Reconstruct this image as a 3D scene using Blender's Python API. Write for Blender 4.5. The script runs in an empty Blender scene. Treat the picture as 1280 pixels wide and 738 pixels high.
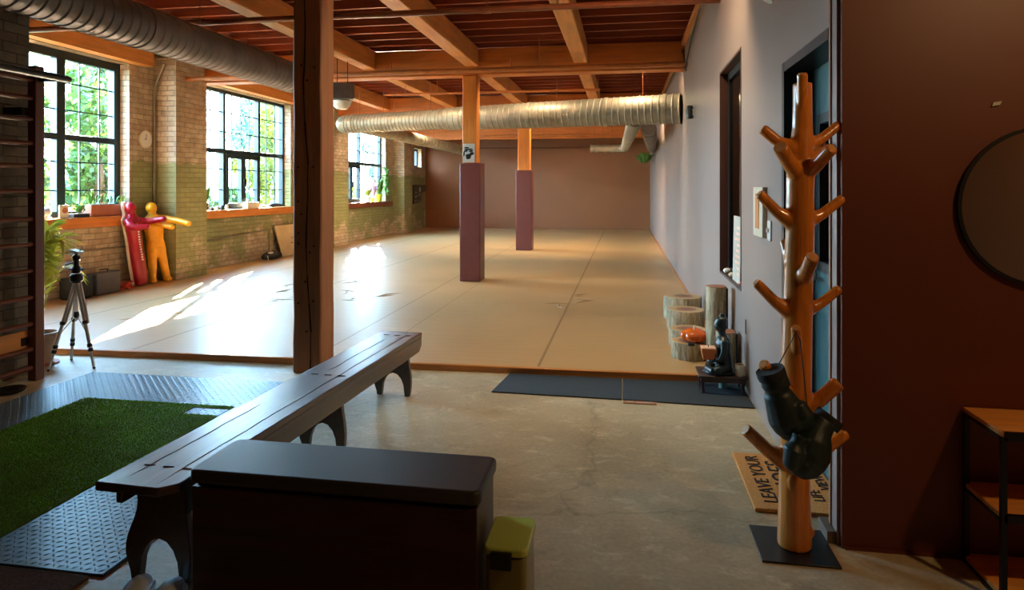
import bpy, bmesh, math, random
from mathutils import Vector, Matrix, noise
R = random.Random(7)
scn = bpy.context.scene
COL = scn.collection
PI = math.pi
V = Vector

# ------------------------------------------------------------------ camera facts
F = 825.0; TH = math.atan(141/825); CT, ST = math.cos(TH), math.sin(TH); EYE = 1.45
def at(px, py, d):
    """real point seen at a photo pixel, d metres deep"""
    k = (px-640)/F; m = (236-py)/F
    return V(((k*CT-ST)*d, (CT+k*ST)*d, EYE+m*d))
def atx(px, py, X):
    k = (px-640)/F; return at(px, py, X/(k*CT-ST))
def aty(px, py, Y):
    k = (px-640)/F; return at(px, py, Y/(CT+k*ST))
def atz(px, py, z):
    return at(px, py, (z-EYE)/((236-py)/F))

# ------------------------------------------------------------------ materials
def lin(c):
    return tuple((x/12.92 if x <= .04045 else ((x+.055)/1.055)**2.4) for x in c)
def rgb(r, g, b): return lin((r/255, g/255, b/255))+(1,)
class N:
    def __init__(s, name):
        s.m = bpy.data.materials.new(name); s.m.use_nodes = True
        s.t = s.m.node_tree; s.n = s.t.nodes; s.l = s.t.links
        s.b = s.n['Principled BSDF']; s.out = s.n['Material Output']
        s.tc = s.n.new('ShaderNodeTexCoord')
    def new(s, kind, **kw):
        x = s.n.new('ShaderNode'+kind)
        for k, v in kw.items():
            if k in x.inputs.keys(): x.inputs[k].default_value = v
            else: setattr(x, k, v)
        return x
    def link(s, a, b): s.l.new(a, b)
    def coord(s, scale=(1,1,1), src='Object'):
        mp = s.new('Mapping'); mp.inputs['Scale'].default_value = scale
        s.link(s.tc.outputs[src], mp.inputs['Vector']); return mp.outputs['Vector']
    def noise(s, scale=5, detail=4, stretch=(1,1,1), rough=.55, dist=0):
        x = s.new('TexNoise'); x.inputs['Scale'].default_value = scale; x.inputs['Detail'].default_value = detail
        x.inputs['Roughness'].default_value = rough; x.inputs['Distortion'].default_value = dist
        s.link(s.coord(stretch), x.inputs['Vector']); return x.outputs['Fac']
    def ramp(s, fac, stops):
        x = s.new('ValToRGB'); e = x.color_ramp.elements
        e[0].position, e[0].color = stops[0]; e[1].position, e[1].color = stops[-1]
        for p, c in stops[1:-1]:
            q = e.new(p); q.color = c
        s.link(fac, x.inputs['Fac']); return x.outputs['Color']
    def mix(s, fac, a, b, mode='MIX'):
        x = s.new('Mix', data_type='RGBA', blend_type=mode)
        for sock, v in ((x.inputs[0], fac), (x.inputs[6], a), (x.inputs[7], b)):
            if hasattr(v, 'is_linked'): s.link(v, sock)
            else: sock.default_value = v
        return x.outputs[2]
    def math(s, op, a, b=0):
        x = s.new('Math', operation=op)
        for i, v in enumerate((a, b)):
            if hasattr(v, 'is_linked'): s.link(v, x.inputs[i])
            else: x.inputs[i].default_value = v
        return x.outputs[0]
    def bump(s, h, strength=.3, dist=.01):
        x = s.new('Bump'); x.inputs['Strength'].default_value = strength; x.inputs['Distance'].default_value = dist
        s.link(h, x.inputs['Height']); s.link(x.outputs['Normal'], s.b.inputs['Normal'])
    def set(s, **kw):
        for k, v in kw.items():
            i = s.b.inputs[k.replace('_', ' ')]
            if hasattr(v, 'is_linked'): s.link(v, i)
            else: i.default_value = v
        return s
def mat(name, c, rough=.5, metal=0, var=.12, scale=8, stretch=(1,1,1), bump=0, bd=.004, coat=0, spec=.5, sheen=0):
    s = N(name)
    f = s.noise(scale, 4, stretch)
    lo = tuple(x*(1-var) for x in c[:3])+(1,); hi = tuple(min(1, x*(1+var)) for x in c[:3])+(1,)
    s.set(Base_Color=s.ramp(f, [(.3, lo), (.7, hi)]), Roughness=rough, Metallic=metal, Specular_IOR_Level=spec)
    if coat: s.set(Coat_Weight=coat, Coat_Roughness=.12)
    if sheen: s.set(Sheen_Weight=sheen)
    if bump: s.bump(f, bump, bd)
    return s.m
def wood(name, c, axis='Y', rough=.4, coat=0, var=.3, k=1, bump=.15):
    s = N(name)
    st = {'X': (.6,9,9), 'Y': (9,.6,9), 'Z': (9,9,.6)}[axis]
    st = tuple(q*k for q in st)
    f = s.noise(3, 6, st, .6, .6)
    g = s.noise(1.3, 3)
    lo = tuple(x*(1-var) for x in c[:3])+(1,); hi = tuple(min(1, x*(1+var)) for x in c[:3])+(1,)
    col = s.mix(.35, s.ramp(f, [(.3, lo), (.5, c), (.72, hi)]), s.ramp(g, [(.35, lo), (.65, hi)]))
    s.set(Base_Color=col, Roughness=rough)
    if coat: s.set(Coat_Weight=coat, Coat_Roughness=.1)
    s.bump(f, bump, .003)
    return s.m

def brick_mat(name, c1, c2, mortar, green=False, gamma=1):
    s = N(name)
    sx = s.new('SeparateXYZ'); s.link(s.tc.outputs['Object'], sx.inputs[0])
    cx = s.new('CombineXYZ')
    s.link(s.math('ADD', sx.outputs['X'], sx.outputs['Y']), cx.inputs['X']); s.link(sx.outputs['Z'], cx.inputs['Y'])
    br = s.new('TexBrick'); br.inputs['Scale'].default_value = 1
    br.inputs['Brick Width'].default_value = .23; br.inputs['Row Height'].default_value = .078
    br.inputs['Mortar Size'].default_value = .0055; br.inputs['Mortar Smooth'].default_value = .4; br.inputs['Bias'].default_value = 0
    br.inputs['Color1'].default_value = c1; br.inputs['Color2'].default_value = c2; br.inputs['Mortar'].default_value = mortar
    nz = s.new('TexNoise'); nz.inputs['Scale'].default_value = 3; s.link(s.tc.outputs['Object'], nz.inputs['Vector'])
    wob = s.new('VectorMath', operation='SCALE'); s.link(nz.outputs['Color'], wob.inputs[0]); wob.inputs['Scale'].default_value = .03
    add = s.new('VectorMath', operation='ADD'); s.link(cx.outputs[0], add.inputs[0]); s.link(wob.outputs[0], add.inputs[1])
    s.link(add.outputs[0], br.inputs['Vector'])
    col = br.outputs['Color']
    col = s.mix(.5, col, s.ramp(s.noise(9, 6), [(.3, (.35,.35,.35,1)), (.7, (1,1,1,1))]), 'MULTIPLY')
    worn = s.noise(1.6, 6, rough=.7)
    if green:
        # flaking green dado paint up to 1.85 m, bare brick showing through lower down
        m1 = s.math('LESS_THAN', s.math('ADD', sx.outputs['Z'], s.math('MULTIPLY', s.noise(5, 5), .25)), 1.98)
        m2 = s.math('GREATER_THAN', sx.outputs['Y'], 8.55)
        m3 = s.ramp(s.math('ADD', worn, s.math('MULTIPLY', s.math('SUBTRACT', sx.outputs['Z'], .45), .13)), [(.43, (0,0,0,1)), (.50, (1,1,1,1))])
        g = s.mix(s.noise(4, 4), rgb(122,136,80), rgb(160,168,112))
        g = s.mix(.45, g, s.mix(1.0, br.outputs['Color'], g, 'MULTIPLY'))
        fac = s.math('MULTIPLY', s.math('MULTIPLY', m1, m2), m3)
        col = s.mix(s.math('MULTIPLY', fac, .8), col, g)
    s.set(Base_Color=col, Roughness=.85)
    h = s.math('SUBTRACT', s.math('MULTIPLY', s.noise(22, 4), .35), br.outputs['Fac'])
    s.bump(h, .9, .012)
    return s.m

def glass_mat(name, tint=(1,1,1,1), refl=.06):
    s = N(name); s.n.remove(s.b)
    tr = s.new('BsdfTransparent'); tr.inputs['Color'].default_value = tint
    gl = s.new('BsdfGlossy'); gl.inputs['Roughness'].default_value = .02
    mx = s.new('MixShader'); lw = s.new('LayerWeight'); lw.inputs['Blend'].default_value = .5
    s.link(s.math('ADD', s.math('MULTIPLY', s.math('POWER', lw.outputs['Facing'], 5), .6), refl*.6), mx.inputs[0]); s.link(tr.outputs[0], mx.inputs[1]); s.link(gl.outputs[0], mx.inputs[2])
    s.link(mx.outputs[0], s.out.inputs['Surface']); return s.m

M = {}
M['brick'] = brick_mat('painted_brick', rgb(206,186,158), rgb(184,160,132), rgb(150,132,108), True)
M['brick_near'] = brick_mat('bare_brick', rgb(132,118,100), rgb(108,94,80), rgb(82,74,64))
M['wood_beam'] = wood('beam_wood', rgb(204,134,66), 'Y', .55, k=.8)
M['wood_girder'] = wood('girder_wood', rgb(186,104,36), 'X', .55, k=.8)
M['wood_joist'] = wood('joist_wood', rgb(140,62,30), 'X', .6, k=.8)
M['wood_deck'] = wood('deck_wood', rgb(112,36,20), 'Y', .7)
M['jamb'] = mat('dark_jamb', rgb(62,32,20), .5)
M['wood_post'] = wood('post_wood', rgb(158,104,68), 'Z', .6, k=1, bump=.5)
M['post_orange'] = wood('post_orange', rgb(206,122,40), 'Z', .5, k=1)
M['crack'] = mat('crack_dark', rgb(28,16,10), .9)
M['pad'] = mat('maroon_vinyl', rgb(100,44,34), .42, var=.08, scale=14, bump=.1)
M['steel'] = mat('galvanised_steel', rgb(150,144,126), .48, .45, var=.2, scale=6)
M['steel_dark'] = mat('dull_galvanised', rgb(112,106,104), .5, .4, var=.2, scale=5)
M['pipe'] = mat('painted_pipe', rgb(170,98,44), .4, .0, var=.15)
M['pipe_dark'] = mat('brown_pipe', rgb(112,62,36), .4, .1, var=.15)
M['conduit'] = mat('conduit_grey', rgb(140,130,110), .4, .4)
M['frame_dark'] = mat('window_frame_paint', rgb(12,36,42), .35, var=.1)
M['glass'] = glass_mat('window_glass')
M['glass_dark'] = glass_mat('tinted_glass', (.45,.55,.53,1), .5)
M['sill'] = wood('sill_wood', rgb(205,122,44), 'Y', .4, var=.3)
M['sill_dark'] = wood('sill_dark_wood', rgb(118,62,42), 'Y', .5)
M['wall_brown'] = mat('brown_paint', rgb(134,82,46), .42, var=.05, scale=1.2, bump=.03)
M['wall_front'] = mat('dark_brown_paint', rgb(98,42,18), .5, var=.06, scale=2, bump=.05)
M['wall_grey'] = mat('mauve_grey_paint', rgb(146,130,121), .38, var=.04, scale=1.5, bump=.03)
M['plaster'] = mat('plain_plaster', rgb(110,96,84), .8)
M['black'] = mat('black_satin', rgb(20,20,21), .35)
M['black_frame'] = mat('black_metal', rgb(18,18,18), .45, .3)
M['white'] = mat('white_paint', rgb(226,222,212), .4, var=.04)
M['cream'] = mat('cream_plastic', rgb(216,206,180), .4, var=.05)

def concrete():
    s = N('polished_concrete')
    a = s.noise(1.5, 8, rough=.65, dist=.5); b = s.noise(5, 10, (1,1.6,1), rough=.78, dist=.35); c = s.noise(45, 3)
    base = s.ramp(a, [(.3, rgb(164,148,116)), (.5, rgb(186,170,136)), (.7, rgb(206,190,154))])
    fl = s.ramp(b, [(.53, (0,0,0,1)), (.66, (1,1,1,1))])
    col = s.mix(s.math('MULTIPLY', fl, .7), base, rgb(236,224,190))
    dk = s.ramp(s.noise(2.6, 7, rough=.7, dist=.8), [(.33, (1,1,1,1)), (.45, (0,0,0,1))])
    col = s.mix(s.math('MULTIPLY', dk, .45), col, rgb(128,114,88))
    col = s.mix(.25, col, s.ramp(c, [(.3, rgb(110,100,80)), (.7, rgb(190,180,150))]))
    # hairline cracks
    v = s.new('TexVoronoi', feature='DISTANCE_TO_EDGE'); v.inputs['Scale'].default_value = .55
    nz = s.new('TexNoise'); nz.inputs['Scale'].default_value = 3; nz.inputs['Detail'].default_value = 6
    s.link(s.tc.outputs['Object'], nz.inputs['Vector'])
    ad = s.new('VectorMath', operation='MULTIPLY_ADD'); s.link(nz.outputs['Color'], ad.inputs[0]); ad.inputs[1].default_value = (.5,.5,.5)
    s.link(s.tc.outputs['Object'], ad.inputs[2]); s.link(ad.outputs[0], v.inputs['Vector'])
    ck = s.ramp(v.outputs['Distance'], [(.0, (1,1,1,1)), (.006, (0,0,0,1))])
    col = s.mix(s.math('MULTIPLY', ck, .3), col, rgb(86,76,60))
    s.set(Base_Color=col, Roughness=s.ramp(a, [(.3, (.36,)*3+(1,)), (.7, (.5,)*3+(1,))]))
    s.bump(b, .15, .003); return s.m
M['concrete'] = concrete()
def matcloth():
    s = N('tan_mat_vinyl')
    a = s.noise(.8, 5); w = s.noise(2.2, 4, (.5,7,1), dist=.6)
    col = s.ramp(a, [(.3, rgb(172,134,84)), (.7, rgb(186,148,96))])
    s.set(Base_Color=col, Roughness=.38, Specular_IOR_Level=.8)
    s.bump(w, .35, .012); return s.m
M['mat'] = matcloth()
M['mat_seam'] = mat('mat_tape', rgb(140,108,68), .5)
M['mat_fold'] = mat('mat_crease', rgb(150,118,76), .4)
M['mat_edge'] = wood('mat_edge_wood', rgb(196,126,56), 'X', .35, coat=.3)
M['bench'] = None
def benchwood():
    s = N('dark_varnished_wood')
    f = s.noise(2.5, 7, (10,.7,10), .65, .8)
    c = s.ramp(f, [(.3, rgb(28,14,10)), (.55, rgb(62,34,22)), (.75, rgb(88,50,32))])
    s.set(Base_Color=c, Roughness=.4, Coat_Weight=1, Coat_Roughness=.26, Specular_IOR_Level=.8)
    s.bump(f, .55, .004); return s.m
M['bench'] = benchwood()
M['boxwood'] = wood('dark_red_stained_wood', rgb(58,17,10), 'X', .4, coat=.1, var=.8, k=.5)
M['vinyl'] = mat('black_vinyl', rgb(56,53,50), .42, var=.06, scale=90, bump=.12, bd=.001)
M['bin'] = mat('olive_bin_enamel', rgb(138,132,70), .3, var=.03)
M['binlid'] = mat('lime_lid_enamel', rgb(192,212,104), .22, var=.03)
M['plate'] = mat('blue_grey_rubber', rgb(84,112,128), .36, .3, var=.1, scale=3)
M['turf'] = mat('turf_backing', rgb(84,120,34), .9, var=.3, scale=60, bump=.8)
M['blade'] = mat('grass_blade', rgb(104,176,44), .6, var=.35, scale=3)
M['coir'] = mat('coir_fibre', rgb(226,158,84), .95, var=.35, scale=160, bump=1, bd=.006)
M['coir_dark'] = mat('brown_coir', rgb(86,58,38), .95, var=.5, scale=90, bump=1, bd=.006)
M['runner'] = mat('charcoal_ribbed_mat', rgb(34,42,46), .8, var=.3, scale=26, stretch=(1,4,1), bump=.4)
M['treewood'] = wood('honey_varnished_wood', rgb(214,128,42), 'Z', .3, coat=.5, var=.5, k=1.3, bump=.15)
M['treecut'] = mat('cut_wood_end', rgb(214,150,84), .5, var=.15, scale=30)
M['glove'] = mat('black_glove_leather', rgb(28,46,46), .45, var=.2, scale=30, bump=.15)
M['string'] = mat('dark_cord', rgb(30,22,18), .8)
def bark():
    s = N('stump_bark')
    f = s.noise(9, 7, (2.4,2.4,.5), .7, .8)
    s.set(Base_Color=s.ramp(f, [(.3, rgb(92,78,56)), (.5, rgb(156,138,104)), (.72, rgb(208,196,162))]), Roughness=.8)
    s.bump(f, .8, .02); return s.m
M['bark'] = bark()
def rings():
    s = N('stump_top_print')
    gr = s.new('TexWave', wave_type='RINGS', rings_direction='Z'); gr.inputs['Scale'].default_value = 9; gr.inputs['Distortion'].default_value = 1.6
    s.link(s.coord(), gr.inputs['Vector'])
    ln = s.new('VectorMath', operation='LENGTH'); sp = s.new('SeparateXYZ'); s.link(s.tc.outputs['Object'], sp.inputs[0])
    cb = s.new('CombineXYZ'); s.link(sp.outputs[0], cb.inputs[0]); s.link(sp.outputs[1], cb.inputs[1]); s.link(cb.outputs[0], ln.inputs[0])
    c0 = s.ramp(ln.outputs['Value'], [(.0, rgb(128,82,62)), (.09, rgb(152,104,72)), (.11, rgb(196,160,110)), (.2, rgb(206,176,126))])
    s.set(Base_Color=s.mix(s.math('MULTIPLY', gr.outputs['Fac'], .25), c0, rgb(110,72,44)), Roughness=.5); return s.m
M['rings'] = rings()
M['bronze'] = mat('dark_green_bronze', rgb(28,42,40), .36, .3, var=.3, scale=14)
M['table'] = wood('dark_table_wood', rgb(58,34,28), 'X', .35)
M['pumpkin'] = mat('glazed_orange', rgb(216,96,22), .22, var=.15, coat=.4)
M['candle'] = mat('terracotta_orange', rgb(214,112,52), .5, var=.08)
M['wax'] = mat('candle_wax', rgb(236,186,150), .4)
M['red'] = mat('red_vinyl', rgb(158,14,32), .32, var=.1, scale=14, bump=.25)
M['yellow'] = mat('yellow_vinyl', rgb(232,160,16), .4, var=.1, scale=14, bump=.25)
M['cream_vinyl'] = mat('cream_vinyl', rgb(222,204,184), .4)
M['ladder'] = wood('stall_bar_wood', rgb(96,46,26), 'Z', .35, coat=.2)
M['rung'] = wood('rung_wood', rgb(104,50,28), 'Y', .35, coat=.2)
M['leaf'] = mat('palm_leaf', rgb(132,150,48), .4, var=.25)
M['leaf_d'] = mat('leaf_green', rgb(72,118,44), .5, var=.3)
M['terra'] = mat('terracotta', rgb(178,104,74), .7, var=.1)
M['pot_tan'] = mat('tan_pot', rgb(176,136,104), .6, var=.1)
M['teal'] = mat('teal_door_paint', rgb(70,112,116), .35, var=.05)
M['mirror'] = mat('mirror_glass', rgb(205,200,196), .03, 1, var=.01)
M['shelfwood'] = wood('shelf_board', rgb(226,150,70), 'X', .45, var=.25)
M['paper'] = mat('paper', rgb(188,182,166), .8)
M['ink'] = mat('ink', rgb(26,22,20), .8)
M['redcord'] = mat('red_cord', rgb(190,52,40), .5)
M['alu'] = mat('brushed_aluminium', rgb(206,204,196), .35, .5, var=.06)
M['bagblack'] = mat('black_bag_nylon', rgb(30,34,36), .7, var=.2, scale=20, bump=.3)
M['baggrey'] = mat('grey_case', rgb(74,72,76), .6, var=.15)
M['board'] = mat('pale_plywood', rgb(206,180,136), .6, var=.12, scale=4)
M['bluewhite'] = mat('pale_blue_plastic', rgb(206,222,236), .7)
M['greenpot'] = mat('lime_pot', rgb(176,196,40), .4)
M['lilac'] = mat('lilac_petal', rgb(196,170,206), .6)
M['ground'] = mat('outside_ground', rgb(56,64,34), .95, var=.3, scale=2)
M['treebark'] = mat('tree_bark', rgb(92,74,56), .9, var=.3, scale=9, bump=.6)
def leafmat(name, c, var=.35):
    s = N(name); f = s.noise(1.7, 5)
    lo = tuple(x*(1-var) for x in c[:3])+(1,); hi = tuple(min(1, x*(1+var)) for x in c[:3])+(1,)
    col = s.ramp(f, [(.35, lo), (.65, hi)])
    s.set(Base_Color=col, Roughness=.5)
    tl = s.new('BsdfTranslucent'); s.link(col, tl.inputs['Color'])
    mx = s.new('MixShader'); mx.inputs[0].default_value = .5
    s.link(s.b.outputs[0], mx.inputs[1]); s.link(tl.outputs[0], mx.inputs[2]); s.link(mx.outputs[0], s.out.inputs['Surface'])
    return s.m
M['fol_yg'] = leafmat('foliage_yellow_green', rgb(98,104,30))
M['fol_palm'] = leafmat('palm_frond', rgb(176,176,62), .2)
M['fol_g'] = leafmat('foliage_green', rgb(50,76,28))
M['fol_b'] = leafmat('foliage_blue_green', rgb(44,78,66))

# ------------------------------------------------------------------ mesh builder
def wloc(o):
    p = V((0,0,0))
    while o is not None: p = p + V(o.location); o = o.parent
    return p
class MB:
    """collects shapes into ONE mesh; coordinates are the room's"""
    def __init__(s): s.bm = bmesh.new()
    def box(s, x0, x1, y0, y1, z0, z1, rot=None, piv=None):
        c = V(((x0+x1)/2, (y0+y1)/2, (z0+z1)/2))
        r = bmesh.ops.create_cube(s.bm, size=1)['verts']
        for v in r:
            v.co = V((v.co.x*(x1-x0), v.co.y*(y1-y0), v.co.z*(z1-z0)))+c
        if rot is not None:
            p = V(piv) if piv is not None else c
            for v in r: v.co = rot @ (v.co-p) + p
        return r
    def ring(s, c, t, rx, ry=None, seg=12, up=None, ph=0):
        ry = rx if ry is None else ry
        t = V(t).normalized(); u = V(up) if up is not None else (V((0,0,1)) if abs(t.z) < .95 else V((0,1,0)))
        a = u.cross(t).normalized(); b = t.cross(a).normalized()
        return [s.bm.verts.new(V(c)+a*rx*math.cos(2*PI*i/seg+ph)+b*ry*math.sin(2*PI*i/seg+ph)) for i in range(seg)]
    def skin(s, rings, cap0=True, cap1=True, m=0, mc=None):
        n = len(rings[0])
        for r0, r1 in zip(rings, rings[1:]):
            for i in range(n):
                f = s.bm.faces.new((r0[i], r0[(i+1)%n], r1[(i+1)%n], r1[i])); f.material_index = m
        if cap0: s.bm.faces.new(rings[0][::-1]).material_index = m if mc is None else mc
        if cap1: s.bm.faces.new(rings[-1]).material_index = m if mc is None else mc
    def tube(s, pts, r, seg=10, ry=None, up=None, caps=True, m=0, mc=None):
        pts = [V(p) for p in pts]; n = len(pts)
        rr = r if isinstance(r, (list, tuple)) else [r]*n
        ryy = rr if ry is None else (ry if isinstance(ry, (list, tuple)) else [ry]*n)
        rings = []
        for i, p in enumerate(pts):
            t = (pts[min(i+1, n-1)]-pts[max(i-1, 0)])
            rings.append(s.ring(p, t, rr[i], ryy[i], seg, up))
        s.skin(rings, caps, caps, m, mc)
    def lathe(s, prof, c=(0,0,0), seg=24, axis=(0,0,1), sx=1, m=0, mc=None):
        c = V(c); q = V((0,0,1)).rotation_difference(V(axis).normalized())
        rings = []
        for r, z in prof:
            rings.append([s.bm.verts.new(c+q@V((r*sx*math.cos(2*PI*i/seg), r*math.sin(2*PI*i/seg), z))) for i in range(seg)])
        s.skin(rings, True, True, m, mc)
    def ball(s, c, r, sy=1, sz=1, sub=2, rot=None):
        v = bmesh.ops.create_icosphere(s.bm, subdivisions=sub, radius=1)['verts']
        for q in v:
            p = V((q.co.x*r, q.co.y*r*sy, q.co.z*r*sz))
            if rot: p = rot @ p
            q.co = p+V(c)
    def prism(s, poly, axis, a0, a1):
        """poly: 2-D outline; axis X: (y,z)  Y: (x,z)  Z: (x,y)"""
        def P(p, a): return {'X': V((a, p[0], p[1])), 'Y': V((p[0], a, p[1])), 'Z': V((p[0], p[1], a))}[axis]
        A = [s.bm.verts.new(P(p, a0)) for p in poly]; B = [s.bm.verts.new(P(p, a1)) for p in poly]
        n = len(poly)
        s.bm.faces.new(A[::-1]); s.bm.faces.new(B)
        for i in range(n): s.bm.faces.new((A[i], A[(i+1)%n], B[(i+1)%n], B[i]))
    def quad(s, a, b, c, d): s.bm.faces.new([s.bm.verts.new(V(p)) for p in (a, b, c, d)])
    def build(s, name, mats, parent=None, bevel=0, smooth=True, remesh=0, origin='base', flip=True, sm_iter=0, kind=None, seg=2):
        bm = s.bm
        if flip: bmesh.ops.recalc_face_normals(bm, faces=bm.faces[:])
        if parent is not None: off = wloc(parent)
        elif origin == 'zero': off = V((0,0,0))
        else:
            co = [v.co for v in bm.verts]
            lo = [min(c[i] for c in co) for i in range(3)]; hi = [max(c[i] for c in co) for i in range(3)]
            off = V(((lo[0]+hi[0])/2, (lo[1]+hi[1])/2, lo[2]))
        for v in bm.verts: v.co -= off
        if smooth:
            for f in bm.faces: f.smooth = True
            for e in bm.edges:
                if len(e.link_faces) == 2 and e.calc_face_angle(0) > .6: e.smooth = False
        me = bpy.data.meshes.new(name); bm.to_mesh(me); bm.free()
        for m in (mats if isinstance(mats, (list, tuple)) else [mats]): me.materials.append(M[m] if isinstance(m, str) else m)
        o = bpy.data.objects.new(name, me); COL.objects.link(o)
        if parent is not None: o.parent = parent
        else: o.location = off
        if remesh:
            r = o.modifiers.new('remesh', 'REMESH'); r.mode = 'VOXEL'; r.voxel_size = remesh; r.use_smooth_shade = True
            if sm_iter:
                k = o.modifiers.new('smooth', 'SMOOTH'); k.factor = .5; k.iterations = sm_iter
        if bevel:
            b = o.modifiers.new('bevel', 'BEVEL'); b.width = bevel; b.segments = seg; b.limit_method = 'ANGLE'; b.angle_limit = .6
        if kind: o['kind'] = kind
        return o
def parts(mb, name, mats, parent, **k):
    """every separate piece of the builder becomes a part of its own"""
    bm = mb.bm; bm.verts.ensure_lookup_table(); bm.verts.index_update(); seen = set(); outs = []
    for v in bm.verts:
        if v.index in seen: continue
        stack = [v]; isl = []; seen.add(v.index)
        while stack:
            q = stack.pop(); isl.append(q)
            for e in q.link_edges:
                w = e.other_vert(q)
                if w.index not in seen: seen.add(w.index); stack.append(w)
        n = MB(); mp = {q.index: n.bm.verts.new(q.co) for q in isl}; fs = set(f for q in isl for f in q.link_faces)
        for f in sorted(fs, key=lambda f: f.index): n.bm.faces.new([mp[q.index] for q in f.verts]).material_index = f.material_index
        outs.append(n.build(name, mats, parent, **k))
    bm.free(); return outs
def tag(o, label=None, cat=None, group=None, kind=None):
    if label: o['label'] = label
    if cat: o['category'] = cat
    if group: o['group'] = group
    if kind: o['kind'] = kind
    return o
def thing(name, loc, label, cat, group=None):
    o = bpy.data.objects.new(name, None); COL.objects.link(o); o.location = loc; o.empty_display_size = .1
    return tag(o, label, cat, group)
def copy_tree(o, parent=None):
    c = o.copy(); COL.objects.link(c)
    if parent: c.parent = parent
    for ch in list(o.children): copy_tree(ch, c)
    return c
def bx(name, m, b, parent=None, bevel=0, **k):
    mb = MB(); mb.box(*b); return mb.build(name, m, parent, bevel, **k)
def text_mesh(name, s, size, m, mw, parent, ext=.0015, sx=1):
    """lettering as a thin mesh; mw = 4x4 matrix in room space"""
    cu = bpy.data.curves.new(name, 'FONT'); cu.body = s; cu.size = size; cu.extrude = ext; cu.align_x = 'CENTER'; cu.align_y = 'CENTER'
    cu.resolution_u = 3
    t = bpy.data.objects.new(name+'_tmp', cu); COL.objects.link(t)
    dg = bpy.context.evaluated_depsgraph_get(); me = bpy.data.meshes.new_from_object(t.evaluated_get(dg))
    bpy.data.objects.remove(t); me.name = name
    me.transform(Matrix.Diagonal((sx,1,1,1))); me.transform(mw)
    off = wloc(parent)
    me.transform(Matrix.Translation(-off)); me.materials.clear(); me.materials.append(M[m])
    o = bpy.data.objects.new(name, me); COL.objects.link(o); o.parent = parent
    return o

# ------------------------------------------------------------------ the room
XL, XR, YB, ZC = -7.1, .85, 23.0, 3.80
def st(name, m, boxes, bevel=0):
    mb = MB()
    for b in boxes: mb.box(*b)
    return mb.build(name, m, None, bevel, origin='zero', kind='structure')
st('floor', 'concrete', [(-7.45,3.3,-3.2,23.3,-.12,0)])
st('wall_far', 'wall_brown', [(-7.45,3.3,YB,YB+.2,0,ZC)])
st('wall_back', 'wall_brown', [(-4.85,3.3,-3.2,-3.0,0,ZC)])
st('wall_outer', 'wall_brown', [(3.2,3.4,-3.2,23.2,0,ZC)])
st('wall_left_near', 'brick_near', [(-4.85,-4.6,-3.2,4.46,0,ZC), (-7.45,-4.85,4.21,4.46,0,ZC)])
WZ0, WZ1 = 1.04, 3.26
WIN = [(5.95,8.52), (9.95,13.22), (15.42,18.95)]
SW = (21.7,22.5,2.2,2.84)
bxs = [(-7.45,XL,4.46,23.0,0,WZ0), (-7.45,XL,4.46,23.0,WZ1,ZC)]
e = 4.46
for a, b in WIN: bxs.append((-7.45,XL,e,a,WZ0,WZ1)); e = b
bxs += [(-7.45,XL,e,SW[0],WZ0,WZ1), (-7.45,XL,SW[1],23.0,WZ0,WZ1), (-7.45,XL,SW[0],SW[1],WZ0,SW[2]), (-7.45,XL,SW[0],SW[1],SW[3],WZ1)]
for a, b in ((9.05,9.8), (14.6,15.42), (19.6,20.3)): bxs.append((XL,-6.74,a,b,0,3.45))
st('wall_left', 'brick', bxs)
# right wall with inner window and door openings
DW = (2.97,3.80,2.13); IW = (5.10,6.21,.69,2.50)
st('wall_right', 'wall_grey', [
    (XR,1.10,2.87,DW[0],0,ZC), (XR,1.10,DW[0],DW[1],DW[2],ZC), (XR,1.10,DW[1],IW[0],0,ZC),
    (XR,1.10,IW[0],IW[1],0,IW[2]), (XR,1.10,IW[0],IW[1],IW[3],ZC), (XR,1.10,IW[1],YB,0,ZC)])
st('wall_front', 'wall_front', [(XR+.012,3.3,2.845,2.975,0,ZC)])
st('trim_1', 'wood_post', [(XR-.006,XR+.01,2.935,2.955,0,2.45)])
st('trim_2', 'plaster', [(XR-.035,XR,2.875,3.0,0,.05)])
st('trim_3', 'wood_beam', [(XR-.05,XR,2.9,YB,3.50,3.57)])
st('baseboard_front', 'wall_front', [(XR+.02,3.2,2.835,2.845,0,.012)])
# ceiling: decking > joists
ce = st('ceiling', 'wood_deck', [(-7.45,3.3,-3.2,23.3,ZC,ZC+.1)])
y = -.6
js = []
while y < 22.9:
    js.append(y); y += .40
for y in js:
    bx('joist', 'wood_joist', (-7.4,3.15,y-.022,y+.022,3.58,ZC+.01), ce)

GY = [4.93, 9.88, 14.95, 20.1]
for i, gy in enumerate(GY):
    lab = ['heavy timber girder crossing over the nearest bare post', 'heavy timber girder crossing over the post that carries the poster',
           'timber girder crossing over the farthest padded post', 'orange timber girder at the far end of the hall, beyond the long duct'][i]
    z0, z1 = (3.17,3.58) if i < 3 else (2.98,3.40)
    tag(bx('ceiling_girder', 'wood_girder', (XL,XR,gy-.13,gy+.13,z0,z1), None, .012), lab, 'ceiling beam')
    if i == 3: continue
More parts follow.
